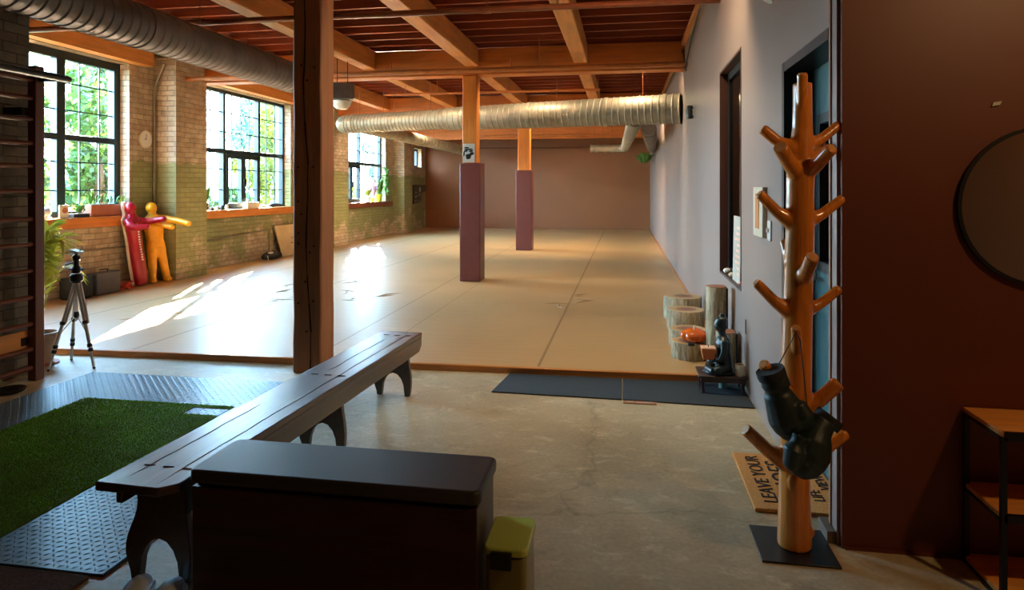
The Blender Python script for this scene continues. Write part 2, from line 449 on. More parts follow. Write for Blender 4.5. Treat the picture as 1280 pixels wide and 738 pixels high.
# a short run further back so the last bay still has its beams
BX = [-5.56,-3.92,-2.28,-.64]
names = ['along the window side above the steel duct', 'left of the post row', 'in line with the row of posts', 'nearest the grey right wall']
for j, xb in enumerate(BX):
    for k, (a, b) in enumerate(((-3.0,GY[0]-.13), (GY[0]+.13,GY[1]-.13), (GY[1]+.13,GY[2]-.13), (GY[2]+.13,22.95))):
        bay = ['over the foreground', 'in the second bay', 'in the third bay above the round cross duct', 'in the farthest bay'][k]
        tag(bx('ceiling_beam', 'wood_beam', (xb-.10,xb+.10,a,b,3.30,3.58), None, .01),
            'lengthwise orange timber beam %s, %s' % (bay, names[j]), 'ceiling beam', 'lengthwise ceiling beams')
for i, (a, b) in enumerate(WIN):
    o = st('trim_%d' % (4+i), 'wood_beam', [(XL-.02,-6.93,a-.15,b+.3,3.27,3.50)])

# posts
def post(x0, x1, y0, y1, z1, label, m, pad=None, crack=False, holes=()):
    t = thing('timber_post', ((x0+x1)/2,(y0+y1)/2,0), label, 'post')
    mb = MB(); zs = [i*z1/14 for i in range(15)]; rings = []
    for z in zs:
        j = lambda: R.uniform(-.004,.004)
        rings.append([mb.bm.verts.new((x+j(), y+j(), z)) for x, y in ((x0,y0),(x1,y0),(x1,y1),(x0,y1))])
    mb.skin(rings); mb.build('shaft', m, t, .014)
    if crack:
        mb = MB(); pts = []
        for i in range(30):
            z = i*z1/29; fx = .62-.25*z/z1+.05*math.sin(z*5)
            pts.append((x0+(x1-x0)*fx+R.uniform(-.004,.004), y0-.0005, z))
        for a, b in zip(pts, pts[1:]):
            w = R.uniform(.003,.007)
            mb.bm.faces.new([mb.bm.verts.new(q) for q in ((a[0]-w,a[1]-.006,a[2]),(a[0]+w,a[1]-.006,a[2]),(b[0]+w,b[1]-.006,b[2]),(b[0]-w,b[1]-.006,b[2]))])
        mb.build('split', 'crack', t)
        mb = MB()
        for fx, z in holes: mb.lathe([(.0075,0),(.0075,.012)], (x0+(x1-x0)*fx, y0+.003, z), 8, (0,-1,0))
        parts(mb, 'nail_hole', 'crack', t)
    if pad:
        a0, a1, b0, b1, h, zz = pad
        mb = MB()
        for q in ((a0,a1,b0,y0-.006),(a0,x0-.006,y0-.006,y1+.006),(x1+.006,a1,y0-.006,y1+.006),(a0,a1,y1+.006,b1)):
            mb.box(q[0],q[1],q[2],q[3],zz,h)
        parts(mb, 'pad', 'pad', t, bevel=.012)
    return t
hl = [(.2,1.62),(.2,1.02),(.75,1.0),(.5,2.3),(.72,1.62),(.2,1.1),(.3,1.25),(.6,.95),(.2,.55),(.72,.57),(.45,.72),(.3,2.42),(.75,2.4),(.5,.33),(.2,1.35)]
post(-2.575,-2.335,4.83,5.06,3.17, 'bare brown timber post with a long crack, nearest the bench', 'wood_post', None, True, hl)
post(-2.43,-2.21,9.74,9.98,3.17, 'timber post wrapped in dark maroon pads with a small poster above them', 'post_orange', (-2.456,-2.146,9.68,10.04,1.84,.05))
post(-2.40,-2.13,14.83,15.08,3.17, 'orange timber post with pale maroon pads, the farther of the two padded posts', 'post_orange', (-2.44,-2.08,14.78,15.12,1.87,.05))
# poster on the second post
t = thing('poster', (-2.33,9.733,1.85), 'small grey and black portrait print fixed to post above maroon pads', 'poster')
bx('sheet', 'paper', (-2.42,-2.235,9.728,9.733,1.85,2.13), t)
mb = MB()
for cx, cz, a, b in ((-2.33,2.045,.07,.012),(-2.33,1.925,.04,.03),(-2.37,2.02,.03,.014),(-2.29,2.02,.034,.016),(-2.33,1.955,.05,.022),(-2.36,2.07,.04,.012),(-2.28,1.98,.035,.025),(-2.40,1.98,.012,.04)):
    mb.prism([(cx+a*math.cos(q*PI/8), cz+b*math.sin(q*PI/8+.2)) for q in range(16)], 'Y', 9.7255, 9.729)
parts(mb, 'printed_blot', 'ink', t)
for k in range(1): pass

# ------------------------------------------------------------------ windows in the brick wall
def window(n, y0, y1, z0, z1, cols, zt, casement, X=-7.30, fw=.06):
    w = bpy.data.objects.new('window_%d' % n, None); COL.objects.link(w); w.location = (X,(y0+y1)/2,z0); w['kind'] = 'structure'
    mb = MB(); d = .05
    edges = [y0]+cols+[y1]
    for i, c in enumerate(edges):
        a = c if i == 0 else (c-fw if i == len(edges)-1 else c-fw*.6)
        b = c+fw if i == 0 else (c if i == len(edges)-1 else c+fw*.6)
        mb.box(X-d,X+d,a,b,z0,z1)
    mb.box(X-d*.99,X+d*.99,y0,y1,z0,z0+fw); mb.box(X-d*.99,X+d*.99,y0,y1,z1-fw,z1)
    if zt: mb.box(X-d*.98,X+d*.98,y0,y1,zt-.04,zt+.04)
    mb.build('window_frame', 'frame_dark', w, .005)
    if casement is not None:
        a, b = edges[casement]+fw*.5, edges[casement+1]-fw*.5; m_ = (a+b)/2
        for p, q in ((a,m_),(m_,b)):
            mb = MB()
            mb.box(X-.02,X+.07,p,p+.075,z0+fw,zt-fw*.7); mb.box(X-.02,X+.07,q-.075,q,z0+fw,zt-fw*.7)
            mb.box(X-.02,X+.069,p,q,z0+fw,z0+fw+.08); mb.box(X-.02,X+.069,p,q,zt-fw*.7-.08,zt-fw*.7)
            s_ = mb.build('casement_sash', 'frame_dark', w, .005)
            bx('sash_handle', 'black_frame', (X+.07,X+.1,(p if p > a+.01 else q-.05)+.02,(p if p > a+.01 else q-.05)+.04,z0+.45,z0+.6), s_)
    mb = MB()
    for i in range(len(edges)-1):
        a, b = edges[i], edges[i+1]
        nc = 3 if b-a > .55 else 2
        if casement == i: nc = 4
        for k in range(1, nc):
            yy = a+(b-a)*k/nc
            mb.box(X-.012,X+.012,yy-.008,yy+.008,z0,z1)
    if zt:
        for zz in ((z0+zt)/2-.16, (z0+zt)/2+.22, zt+.36, zt+.72):
            if zz < z1-.1: mb.box(X-.011,X+.011,y0,y1,zz-.008,zz+.008)
    mb.build('muntins', 'frame_dark', w)
    bx('window_pane', 'glass', (X-.004,X+.004,y0+.01,y1-.01,z0+.01,z1-.01), w)
    return w
w1 = window(1, WIN[0][0], WIN[0][1], WZ0, WZ1, [7.5], 2.13, None, fw=.11)
w2 = window(2, WIN[1][0], WIN[1][1], WZ0, WZ1, [11.07,12.24], 2.14, 1)
w3 = window(3, WIN[2][0], WIN[2][1], WZ0, WZ1, [16.13,17.35], 2.14, 1)
w4 = window(4, SW[0], SW[1], SW[2], SW[3], [], 0, None)
for w, (a, b), m in ((w1,WIN[0],'sill'), (w2,WIN[1],'sill'), (w3,(15.42,19.3),'sill_dark')):
    mb = MB(); mb.box(-7.24,-7.02,a-.02 if m == 'sill' else a,b+.05,.93,1.07)
    mb.build('window_sill', m, w, .008)
bx('jamb_board', 'sill', (-7.24,-7.03,9.82,9.88,1.07,1.2), w2)

# inner window in the right wall
iw = bpy.data.objects.new('window_5', None); COL.objects.link(iw); iw.location = (1.0,5.65,IW[2]); iw['kind'] = 'structure'
mb = MB(); a, b, c, d = IW
mb.box(XR-.004,.96,b-.02,b,c,d); mb.box(XR-.004,.96,a,a+.02,c,d); mb.box(XR-.003,.96,a,b,d-.02,d); mb.box(XR-.003,.96,a,b,c,c+.02)
mb.build('window_frame', 'jamb', iw)
mb = MB(); mb.box(.915,.955,b-.09,b-.02,c,d); mb.box(.915,.955,a+.02,a+.07,c,d); mb.box(.916,.954,a,b,d-.08,d-.02); mb.box(.916,.954,a,b,c+.02,c+.06)
mb.build('sash', 'black_frame', iw)
bx('window_pane', 'glass_dark', (.93,.937,a+.03,b-.04,c+.03,d-.04), iw)
# door
dr = bpy.data.objects.new('door_1', None); COL.objects.link(dr); dr.location = (1.05,3.4,0); dr['kind'] = 'structure'
mb = MB(); a, b, d = DW
mb.box(XR-.006,1.09,b-.05,b,0,d); mb.box(XR+.012,1.09,a,a+.02,0,d); mb.box(XR-.005,1.09,a,b,d-.05,d)
mb.build('door_frame', 'black', dr)
mb = MB(); X0, X1 = .99, 1.035; L0, L1, zl0, zl1 = a+.12, b-.20, 1.06, 1.80
mb.box(X0,X1,a+.02,L0,.01,d-.05); mb.box(X0,X1,L1,b-.05,.01,d-.05); mb.box(X0,X1,L0,L1,.01,zl0); mb.box(X0,X1,L0,L1,zl1,d-.05)
mb.build('door_panel', 'teal', dr)
mb = MB()
mb.box(X0-.012,X1+.005,L0-.03,L0+.02,zl0-.03,zl1+.03); mb.box(X0-.012,X1+.005,L1-.02,L1+.03,zl0-.03,zl1+.03)
mb.box(X0-.012,X1+.005,L0,L1,zl0-.03,zl0+.02); mb.box(X0-.012,X1+.005,L0,L1,zl1-.02,zl1+.03)
mb.build('door_light_frame', 'black', dr)
bx('door_pane', 'glass_dark', (1.01,1.016,L0+.01,L1-.01,zl0,zl1), dr)
mb = MB(); mb.tube([(.99,b-.10,.99),(.94,b-.10,.99)], .009); mb.tube([(.942,b-.10,.99),(.942,b-.22,.99)], .009); mb.lathe([(.026,0),(.026,.008)], (.99,b-.10,.99), 16, (-1,0,0))
mb.build('door_handle', 'alu', dr)

# ------------------------------------------------------------------ ducts
def duct(p0, p1, r0, r1, m, label, name='round_duct', pitch=.10, elbow=None, extra=None):
    p0, p1 = V(p0), V(p1); L = (p1-p0).length; ax = (p1-p0)/L
    t = thing(name, (p0+p1)/2-V((0,0,max(r0,r1))), label, 'air duct')
    prof = []; s = 0
    while s < L-.02:
        r = r0 + (r1-r0)*s/L
        prof += [(r, s), (r, min(L,s+pitch-.03)), (r+.009, min(L,s+pitch-.018)), (r+.009, min(L,s+pitch-.008))]
        s += pitch
    pp = [prof[0]]
    for q in prof[1:]:
        if q[1] > pp[-1][1]+1e-4: pp.append(q)
    mb = MB(); mb.lathe(pp, p0, 28, ax); mb.build('duct_body', m, t)
    mb = MB()
    for s in [q for q in (L*.08, L*.38, L*.7, L*.93)]:
        r = r0+(r1-r0)*s/L+.004; mb.lathe([(r,0),(r+.008,.004),(r+.008,.05),(r,.054)], p0+ax*s, 28, ax)
    parts(mb, 'band_clamp', m, t)
    mb = MB()
    for s in (L*.15, L*.5, L*.85):
        q = p0+ax*s; r = r0+(r1-r0)*s/L; mb.tube([q+V((0,0,r)), (q.x,q.y,3.5)], .004, 6)
    parts(mb, 'hanger_wire', 'pipe_dark', t)
    return t, ax
duct((-4.22,-2.9,2.88),(-4.22,8.6,2.88),.185,.185,'steel_dark','thick spiral steel duct running from top left toward the nearest post')
t, ax = duct((-5.0,11.3,2.62),(-3.0,10.93,2.64),.16,.165,'steel','ribbed steel cross duct with rounded end, left of the poster post', pitch=.07)
mb = MB(); mb.lathe([(.16,0),(.157,-.04),(.14,-.09),(.1,-.13),(.04,-.15)], (-5.0,11.3,2.62), 28, ax); mb.build('end_cap', 'steel', t)
duct((-3.0,10.93,2.64),(.85,10.25,2.66),.19,.225,'steel','widest round steel cross duct reaching the grey right wall')
duct((-4.94,11.5,2.64),(-4.94,21.9,2.64),.13,.13,'steel','slim steel duct running back along the brick window wall', pitch=.3)
t, ax = duct((.17,10.75,2.56),(.0,18.5,2.58),.125,.10,'steel','small steel branch duct running back beside the right wall', pitch=.2)
mb = MB(); mb.tube([(0,18.45,2.58),(-.02,18.62,2.58),(-.12,18.72,2.58),(-.25,18.73,2.58)], .105, 20); mb.build('elbow', 'steel', t)
duct((-.25,18.73,2.58),(-.95,18.73,2.58),.10,.10,'steel','short bright steel duct end pointing left near the far wall', pitch=.3)
duct((.45,13.0,2.62),(.78,19.5,2.62),.14,.14,'steel_dark','dull steel duct running into the far right corner', pitch=.2)

# sprinkler pipes and conduits
def pipe(pts, r, m, label, drops=(), name='sprinkler_pipe', hang=()):
    o = MB(); o.tube(pts, r, 10)
    p = V(pts[0])
    t = thing(name, (V(pts[0])+V(pts[-1]))/2, label, 'pipe')
    o.build('pipe_run', m, t)
    for d in drops:
        mb = MB(); mb.tube([d, (d[0],d[1],d[2]+.09)], .011, 8); mb.lathe([(.02,0),(.006,.012),(.014,.03),(.014,.05)], (d[0],d[1],d[2]+.08), 10); mb.build('sprinkler_head', m, t)
    for h in hang:
        mb = MB(); mb.tube([h, (h[0],h[1],3.58)], .006, 6); mb.tube([V(h)+V((-r-.006,0,0)),V(h)+V((r+.006,0,0))], r+.006, 10); mb.build('hanger', m, t)
pipe([(-7.1,6.12,3.16),(.85,6.2,3.16)], .03, 'pipe_dark', 'brown sprinkler pipe crossing under the nearest ceiling joists', [(-3.05,6.15,3.18),(-.62,6.18,3.18)], hang=[(-4.3,6.14,3.16),(-1.3,6.18,3.16)])
pipe([(-7.1,9.3,3.16),(.85,9.3,3.16)], .035, 'pipe', 'orange sprinkler pipe crossing in front of the poster post', [(-3.4,9.3,3.19),(-1.6,9.3,3.19),(-.5,9.3,3.19)], hang=[(-4.6,9.3,3.16),(-1.2,9.3,3.16)])
pipe([(-4.3,11.4,3.15),(-.43,11.4,3.15)], .022, 'pipe', 'thin orange pipe above the ribbed cross duct', hang=[(-3.9,11.4,3.15),(-3.3,11.4,3.15),(-2.6,11.4,3.15),(-.45,11.4,3.15)])
pipe([(-4.2,19.6,3.05),(-.42,19.6,3.05)], .028, 'pipe', 'orange pipe hung under the farthest girder', hang=[(-3.6,19.6,3.05),(-2.4,19.6,3.05),(-1.1,19.6,3.05)])
pipe([(-5.2,22.7,2.87),(-.3,22.7,2.87)], .022, 'pipe_dark', 'thin pipe running along the top of the brown far wall', hang=[(-4.0,22.7,2.87),(-2.0,22.7,2.87)])
pipe([(-7.07,9.0,.05),(-7.07,9.0,2.9),(-7.04,9.0,3.05),(-6.9,9.0,3.35)], .022, 'conduit', 'grey vertical conduit in the corner of the brick pier', name='conduit_pipe')
pipe([(-7.07,9.85,.55),(-7.07,12.3,.62),(-7.07,12.3,.1)], .014, 'conduit', 'thin conduit running low along the green brick wall', name='conduit_pipe')
pipe([(-7.07,6.5,.62),(-7.07,8.4,.62)], .014, 'conduit', 'thin conduit behind the tripod low on the brick wall', name='conduit_pipe')
pipe([(.80,2.9,3.44),(.815,5.5,3.40),(.80,7,3.46),(.815,8.4,3.33),(.80,8.9,3.12),(.815,9.2,3.05),(.81,9.6,3.42),(.815,14,3.42)], .011, 'black', 'black cable looping along the top of the right wall', name='wall_cable')

# hanging heater / blower
t = thing('unit_heater', (-4.05,9.05,2.62), 'grey box unit with a white round bowl below, right of the nearest post', 'heater')
rz = Matrix.Rotation(.45, 3, 'Z')
mb = MB(); mb.box(-4.20,-3.90,8.9,9.2,2.74,2.97, rz, (-4.05,9.05,2.8)); mb.build('housing', 'steel_dark', t, .01)
mb = MB(); mb.box(-3.902,-3.888,8.915,9.185,2.755,2.955, rz, (-4.05,9.05,2.8)); mb.build('grille', 'steel', t)
mb = MB()
for k in range(7): mb.box(-3.89,-3.882,8.93+.037*k,8.945+.037*k,2.77,2.94, rz, (-4.05,9.05,2.8))
mb.build('louvre', 'crack', t)
mb = MB(); mb.lathe([(.02,-.12),(.08,-.11),(.125,-.06),(.14,0),(.13,.01)], (-4.06,9.05,2.72), 24); mb.build('bowl', 'white', t)
mb = MB(); mb.tube([(-4.13,9.05,2.94),(-4.13,9.05,3.4)], .006, 6); mb.tube([(-3.97,9.05,2.94),(-3.97,9.05,3.4)], .006, 6); parts(mb, 'hanger', 'black_frame', t)

# ------------------------------------------------------------------ mat area
def fy(x): return 5.00+.0163*(x+7.1)
PA = (-2.575,-2.335)
mt = thing('training_mat', (-3,13.5,0), 'large tan wall to wall training mat with taped seams', 'floor mat')
mb = MB()
mb.prism([(XL+.005,fy(XL)+.03),(PA[0]-.02,fy(PA[0])+.03),(PA[0]-.02,5.085),(PA[1]+.02,5.085),(PA[1]+.02,fy(PA[1])+.03),(.80,fy(.80)+.03),(.80,22.99),(XL+.005,22.99),(XL+.005,20.32),(-6.72,20.32),(-6.72,19.58),(XL+.005,19.58),(XL+.005,15.44),(-6.72,15.44),(-6.72,14.58),(XL+.005,14.58),(XL+.005,9.82),(-6.72,9.82),(-6.72,9.03),(XL+.005,9.03)], 'Z', 0, .05)
mb.build('mat_surface', 'mat', mt)
mb = MB(); z = .0515
def strip(p, q, w, zz=z):
    p, q = V(p+(zz,)), V(q+(zz,)); d = (q-p).normalized(); n = V((-d.y,d.x,0))*w/2
    mb.quad(p-n, q-n, q+n, p+n)
strip((-.67,5.15),(-.67,22.95),.022); strip((-2.55,5.3),(-2.8,22.9),.014); strip((-4.22,5.1),(-4.22,22.9),.02); strip((-5.85,5.1),(-5.85,22.9),.02)
strip((-2.1,5.15),(-2.12,9.6),.008)
parts(mb, 'seam_tape', 'mat_seam', mt)
mb = MB()
for cx, cy in ((-3.4,7.8),(-3.1,8.2),(-3.7,8.4),(-4.3,7.6),(-4.6,8.3),(-4.0,9.3),(-4.9,6.7),(-5.2,6.3),(-4.8,8.8),(-.6,8.6),(-.8,7.9),(-.5,8.2)):
    for k in range(2):
        a = R.uniform(0,PI); L = R.uniform(.08,.22); bnd = R.uniform(-.05,.05)
        pts = [V((cx+R.uniform(-.02,.02)+math.cos(a)*L*s-math.sin(a)*bnd*s*s, cy+k*.12+math.sin(a)*L*s+math.cos(a)*bnd*s*s, .0495)) for s in (-1,-.5,0,.5,1)]
        mb.tube(pts, [.001,.008,.012,.008,.001], 8, ry=[.001,.006,.010,.006,.001])
parts(mb, 'crease', 'mat_fold', mt)
mb = MB(); mb.prism([(XL,fy(XL)-.01),(PA[0]-.022,fy(PA[0])-.01),(PA[0]-.022,fy(PA[0])+.03),(XL,fy(XL)+.03)], 'Z', 0, .052)
mb.prism([(PA[1]+.022,fy(PA[1])-.01),(.80,fy(.8)-.01),(.80,fy(.8)+.03),(PA[1]+.022,fy(PA[1])+.03)], 'Z', 0, .052)
tag(mb.build('mat_edging', 'mat_edge', None, .008), 'honey coloured wooden edging strip along the front of the mat', 'edging strip')
tag(bx('mat_edging', 'mat_edge', (.802,.848,5.13,22.98,0,.056), None, .008), 'long wooden edging strip between mat and grey right wall', 'edging strip')

# black runner, label strip, door mat
t = thing('runner_mat', (0,4.83,0), 'long charcoal ribbed runner lying along the front of the tan mat', 'floor mat')
mb = MB(); mb.prism([(-.935,4.60),(-.02,4.58),(-.02,5.08),(-.885,5.085)], 'Z', 0, .009); mb.build('runner_piece', 'runner', t, .003)
mb = MB(); mb.prism([(-.015,4.58),(.845,4.545),(.845,5.10),(-.015,5.085)], 'Z', 0, .009); mb.build('runner_piece', 'runner', t, .003)
t = thing('label_strip', (.1,4.53,0), 'narrow brown strip with white markings lying at edge of charcoal runner', 'label')
rzz = Matrix.Rotation(-.03, 3, 'Z')
mb = MB(); mb.box(-.01,.21,4.515,4.565,0,.006); mb.build('strip_base', 'wood_post', t)
mb = MB()
for cx in (.02,.038,.05): mb.lathe([(.009,0),(.009,.0015)], (cx,4.54,.006), 10)
for k in range(12): mb.box(.075+.0095*k,.081+.0095*k,4.527,4.527+R.uniform(.012,.028),.006,.0075)
mb.build('white_markings', 'paper', t)

t = thing('doormat', (.8,3.45,0), 'coir doormat with black lettering behind the wooden coat tree', 'doormat')
bx('coir_pad', 'coir', (.575,.985,3.10,3.74,0,.018), t, .004)
def flat(x, y, z, a): return Matrix.Translation((x,y,z)) @ Matrix.Rotation(a, 4, 'Z')
text_mesh('lettering', 'LEAVE YOUR', .095, 'ink', flat(.665,3.43,.0195,PI/2), t, sx=.98)
text_mesh('lettering', 'SHOES', .145, 'ink', flat(.775,3.43,.0195,PI/2), t, sx=1.0)
text_mesh('lettering', 'LIFE', .07, 'ink', flat(.885,3.27,.0195,PI/2), t)
text_mesh('lettering', 'VIEW', .07, 'ink', flat(.945,3.42,.0195,PI/2), t)

# ------------------------------------------------------------------ diamond plate rubber, turf
def in_turf(x, y): return -3.66 < x < -2.53 and y < 3.98
t = thing('tread_plate_mat', (-3.0,3.4,0), 'blue grey diamond tread rubber flooring around the green turf', 'floor mat')
mb = MB()
mb.box(-4.12,-3.655,-1.5,4.56,0,.010); mb.box(-2.535,-1.92,2.17,4.56,0,.010); mb.box(-3.655,-2.535,3.985,4.56,0,.010)
p = .030; i = 0
xx = -4.10
while xx < -1.94:
    j = 0; yy = .6
    while yy < 4.55:
        ok = not (-3.675 < xx < -2.515 and yy < 4.0) and not (xx > -2.55 and yy < 2.19)
        if ok:
            a = PI/4 if (i+j) % 2 else -PI/4
            c_, s_ = math.cos(a), math.sin(a); l, w, h = .014, .0045, .0028
            P = lambda u, v, z_: mb.bm.verts.new((xx+u*c_-v*s_, yy+u*s_+v*c_, .010+z_))
            A, B, C, D, T = P(-l,0,0), P(0,-w,0), P(l,0,0), P(0,w,0), P(0,0,h)
            for q in ((A,B,T),(B,C,T),(C,D,T),(D,A,T)): mb.bm.faces.new(q)
        yy += p; j += 1
    xx += p; i += 1
mb.build('tread_surface', 'plate', t, smooth=False, flip=False)
mb0 = MB(); mb0.box(-2.785,-2.54,3.805,3.92,0,.012)
for i in range(8):
    for j in range(4):
        a = PI/4 if (i+j) % 2 else -PI/4; c_, s_ = math.cos(a), math.sin(a); l, w, h = .014, .0045, .0028; cx, cy = -2.768+.03*i, 3.818+.029*j
        A, B, C_, D, T_ = [mb0.bm.verts.new((cx+u*c_-v_*s_, cy+u*s_+v_*c_, .012+z_)) for u, v_, z_ in ((-l,0,0),(0,-w,0),(l,0,0),(0,w,0),(0,0,h))]
        for q in ((A,B,T_),(B,C_,T_),(C_,D,T_),(D,A,T_)): mb0.bm.faces.new(q)
tag(mb0.build('tread_tile', 'plate', None, smooth=False, flip=False), 'small tread plate patch set into the far corner of the turf', 'floor tile')
t = thing('turf_strip', (-3.1,1.5,0), 'strip of bright green artificial turf with its notched far corner', 'artificial turf')
mb = MB(); mb.prism([(-3.652,-1.5),(-2.538,-1.5),(-2.538,3.80),(-2.79,3.80),(-2.79,3.925),(-2.538,3.925),(-2.538,3.98),(-3.652,3.98)],'Z',0,.014); mb.build('turf_base', 'turf', t)
mb = MB()
for k in range(90000):
    x, y_ = R.uniform(-3.65,-2.54), R.uniform(1.2,3.975)
    if x > -2.79 and 3.80 < y_ < 3.925: continue
    h = R.uniform(.005,.012); a = R.uniform(0,PI); w = .0022; dx, dy = R.uniform(-.008,.008), R.uniform(-.008,.008)
    ca, sa = math.cos(a)*w, math.sin(a)*w
    mb.bm.faces.new([mb.bm.verts.new(q) for q in ((x-ca,y_-sa,.013),(x+ca,y_+sa,.013),(x+dx,y_+dy,.013+h))])
mb.build('grass_pile', 'blade', t, smooth=False, flip=False, kind='stuff')
t = tag(bx('coir_mat', 'coir_dark', (-2.50,-1.96,1.2,2.15,0,.014), None, .004), 'brown coir mat at the bottom left corner beside the tread rubber', 'doormat')

# ------------------------------------------------------------------ bench
HB = .42
t = thing('long_bench', (-1.63,3.28,0), 'long dark varnished plank bench in front of the bare post', 'bench')
ang = math.atan2(.10, 2.5)       # slight turn
rb = Matrix.Rotation(-ang, 3, 'Z'); pv = (-1.63,3.28,0)
def BR(mb):
    for v in mb.bm.verts: v.co = rb @ (v.co-V(pv)) + V(pv)
mb = MB(); x0, x1, ya, yb = -1.785, -1.482, 2.03, 4.56
pl = [(x0,ya),(x1-.05,ya),(x1,ya+.05),(x1,yb),(x0,yb)]
mb.prism(pl, 'Z', HB-.032, HB); BR(mb); mb.build('seat_plank', 'bench', t, .006)
mb = MB(); mb.prism([(ya+.08,HB-.033),(ya+.08,HB-.13),(yb-.05,HB-.13),(yb-.002,HB-.09),(yb-.002,HB-.033)], 'X', x1-.035, x1-.003); BR(mb); mb.build('apron', 'bench', t, .005)
mb = MB(); mb.prism([(ya+.08,HB-.033),(ya+.08,HB-.11),(yb-.05,HB-.11),(yb-.01,HB-.033)], 'X', x0+.012, x0+.04); BR(mb); mb.build('apron', 'bench', t, .005)
def legpoly(a, b, top):
    w = b-a; L = []; n = 12
    for k in range(n+1):       # left side, top -> bottom, wavy
        z = top*(1-k/n); L.append((a+.026*math.sin((1-z/top)*PI*2.1)*(1 if z > 0 else 0)+.008, z))
    L += [(a+.16*w,0)]
    for k in range(9):
        q = PI*(1-k/8); L.append(((a+b)/2+w*.32*math.cos(q), .03+.13*math.sin(q)))
    L += [(b-.16*w,0)]
    Rr = []
    for k in range(n+1):
        z = top*(k/n); Rr.append((b-.010*math.sin((1-z/top)*PI*2)-.006, z))
    return L+Rr
for yc in (2.19,3.42,4.43):
    mb = MB(); mb.prism(legpoly(x0+.012,x1-.036,HB-.033), 'Y', yc-.016, yc+.016); BR(mb); mb.build('leg', 'bench', t, .003)
mb = MB()
for yc in (2.19,3.42,4.43):
    for k, xq in enumerate((-1.70,-1.62,-1.54)):
        mb.tube([(xq-.02,yc,HB+.0005),(xq+.02,yc+.005,HB+.0005)], [.003,.002], 6)
BR(mb); parts(mb, 'nail_mark', 'crack', t)
mb = MB()
for xq, a, b in ((-1.70,2.1,2.9),(-1.56,2.06,4.5),(-1.66,3.5,4.3)):
    n = 14; mb.tube([(xq+R.uniform(-.004,.004), a+(b-a)*i/n, HB+.0002) for i in range(n+1)], [.0004]+[.0016]*(n-1)+[.0004], 5)
BR(mb); parts(mb, 'grain_crack', 'crack', t)

# ------------------------------------------------------------------ storage box with cushion
t = thing('storage_box', (-.97,2.2,0), 'dark red stained wooden storage chest with black padded lid', 'storage chest')
mb = MB(); mb.box(-1.47,-.465,2.055,2.325,0,.425); mb.build('chest_body', 'boxwood', t, .004)
mb = MB(); mb.box(-1.455,-.48,2.07,2.31,.4245,.437); mb.build('lid_board', 'black', t)
def rrect(x0, x1, y0, y1, r, n=6):
    P = []
    for cx, cy, a0 in ((x1-r,y1-r,0),(x0+r,y1-r,PI/2),(x0+r,y0+r,PI),(x1-r,y0+r,1.5*PI)):
        for k in range(n+1): P.append((cx+r*math.cos(a0+k*PI/2/n), cy+r*math.sin(a0+k*PI/2/n)))
    return P
mb = MB(); mb.prism(rrect(-1.482,-.452,2.045,2.34,.03), 'Z', .437, .484); mb.build('cushion', 'vinyl', t, .012, seg=4)

# pedal bin
t = thing('waste_bin', (-.38,2.18,0), 'small slim olive waste bin with lime green lid beside the chest', 'waste bin')
mb = MB(); mb.prism(rrect(-.445,-.31,2.08,2.285,.022), 'Z', 0, .265); mb.build('bin_body', 'bin', t, .003)
mb = MB(); mb.prism(rrect(-.442,-.313,2.083,2.282,.022), 'Z', .265, .27); mb.build('rim_gap', 'black', t)
mb = MB(); mb.prism(rrect(-.450,-.305,2.075,2.29,.026), 'Z', .27, .297); mb.build('lid', 'binlid', t, .006)
mb = MB(); mb.box(-.425,-.355,2.058,2.078,.235,.288); mb.build('front_latch', 'black', t, .004)

# shoes under the bench
def shoe(x, y, a, label, m1, m2):
    t = thing('shoe', (x,y,0), label, 'shoe', None)
    rt = Matrix.Rotation(a, 3, 'Z')
    def tr(mb):
        for v in mb.bm.verts: v.co = rt @ v.co + V((x,y,0))
    out = [(-.035,-.13),(.035,-.13),(.04,-.05),(.034,0),(.046,.07),(.035,.125),(.0,.14),(-.035,.12),(-.044,.06),(-.032,0),(-.038,-.06)]
    mb = MB(); mb.prism(out, 'Z', .002, .028); tr(mb); mb.build('sole', m1, t, .006)
    mb = MB()
    mb.ball((0,.06,.035), .042, 1.75, .8, 3); mb.tube([(-.034,.03,.03),(-.036,-.04,.04),(-.03,-.1,.055),(0,-.125,.06),(.03,-.1,.055),(.036,-.04,.04),(.034,.03,.03)], .009, 10, ry=.02)
    tr(mb); mb.build('upper', m2, t, remesh=.004, sm_iter=2)
shoe(-1.69,2.02,.2, 'pale slip-on shoe under near end of the bench, the left one', 'bluewhite', 'bluewhite')
shoe(-1.57,2.02,.12, 'pale slip-on shoe under near end of the bench, against the chest', 'bluewhite', 'bluewhite')

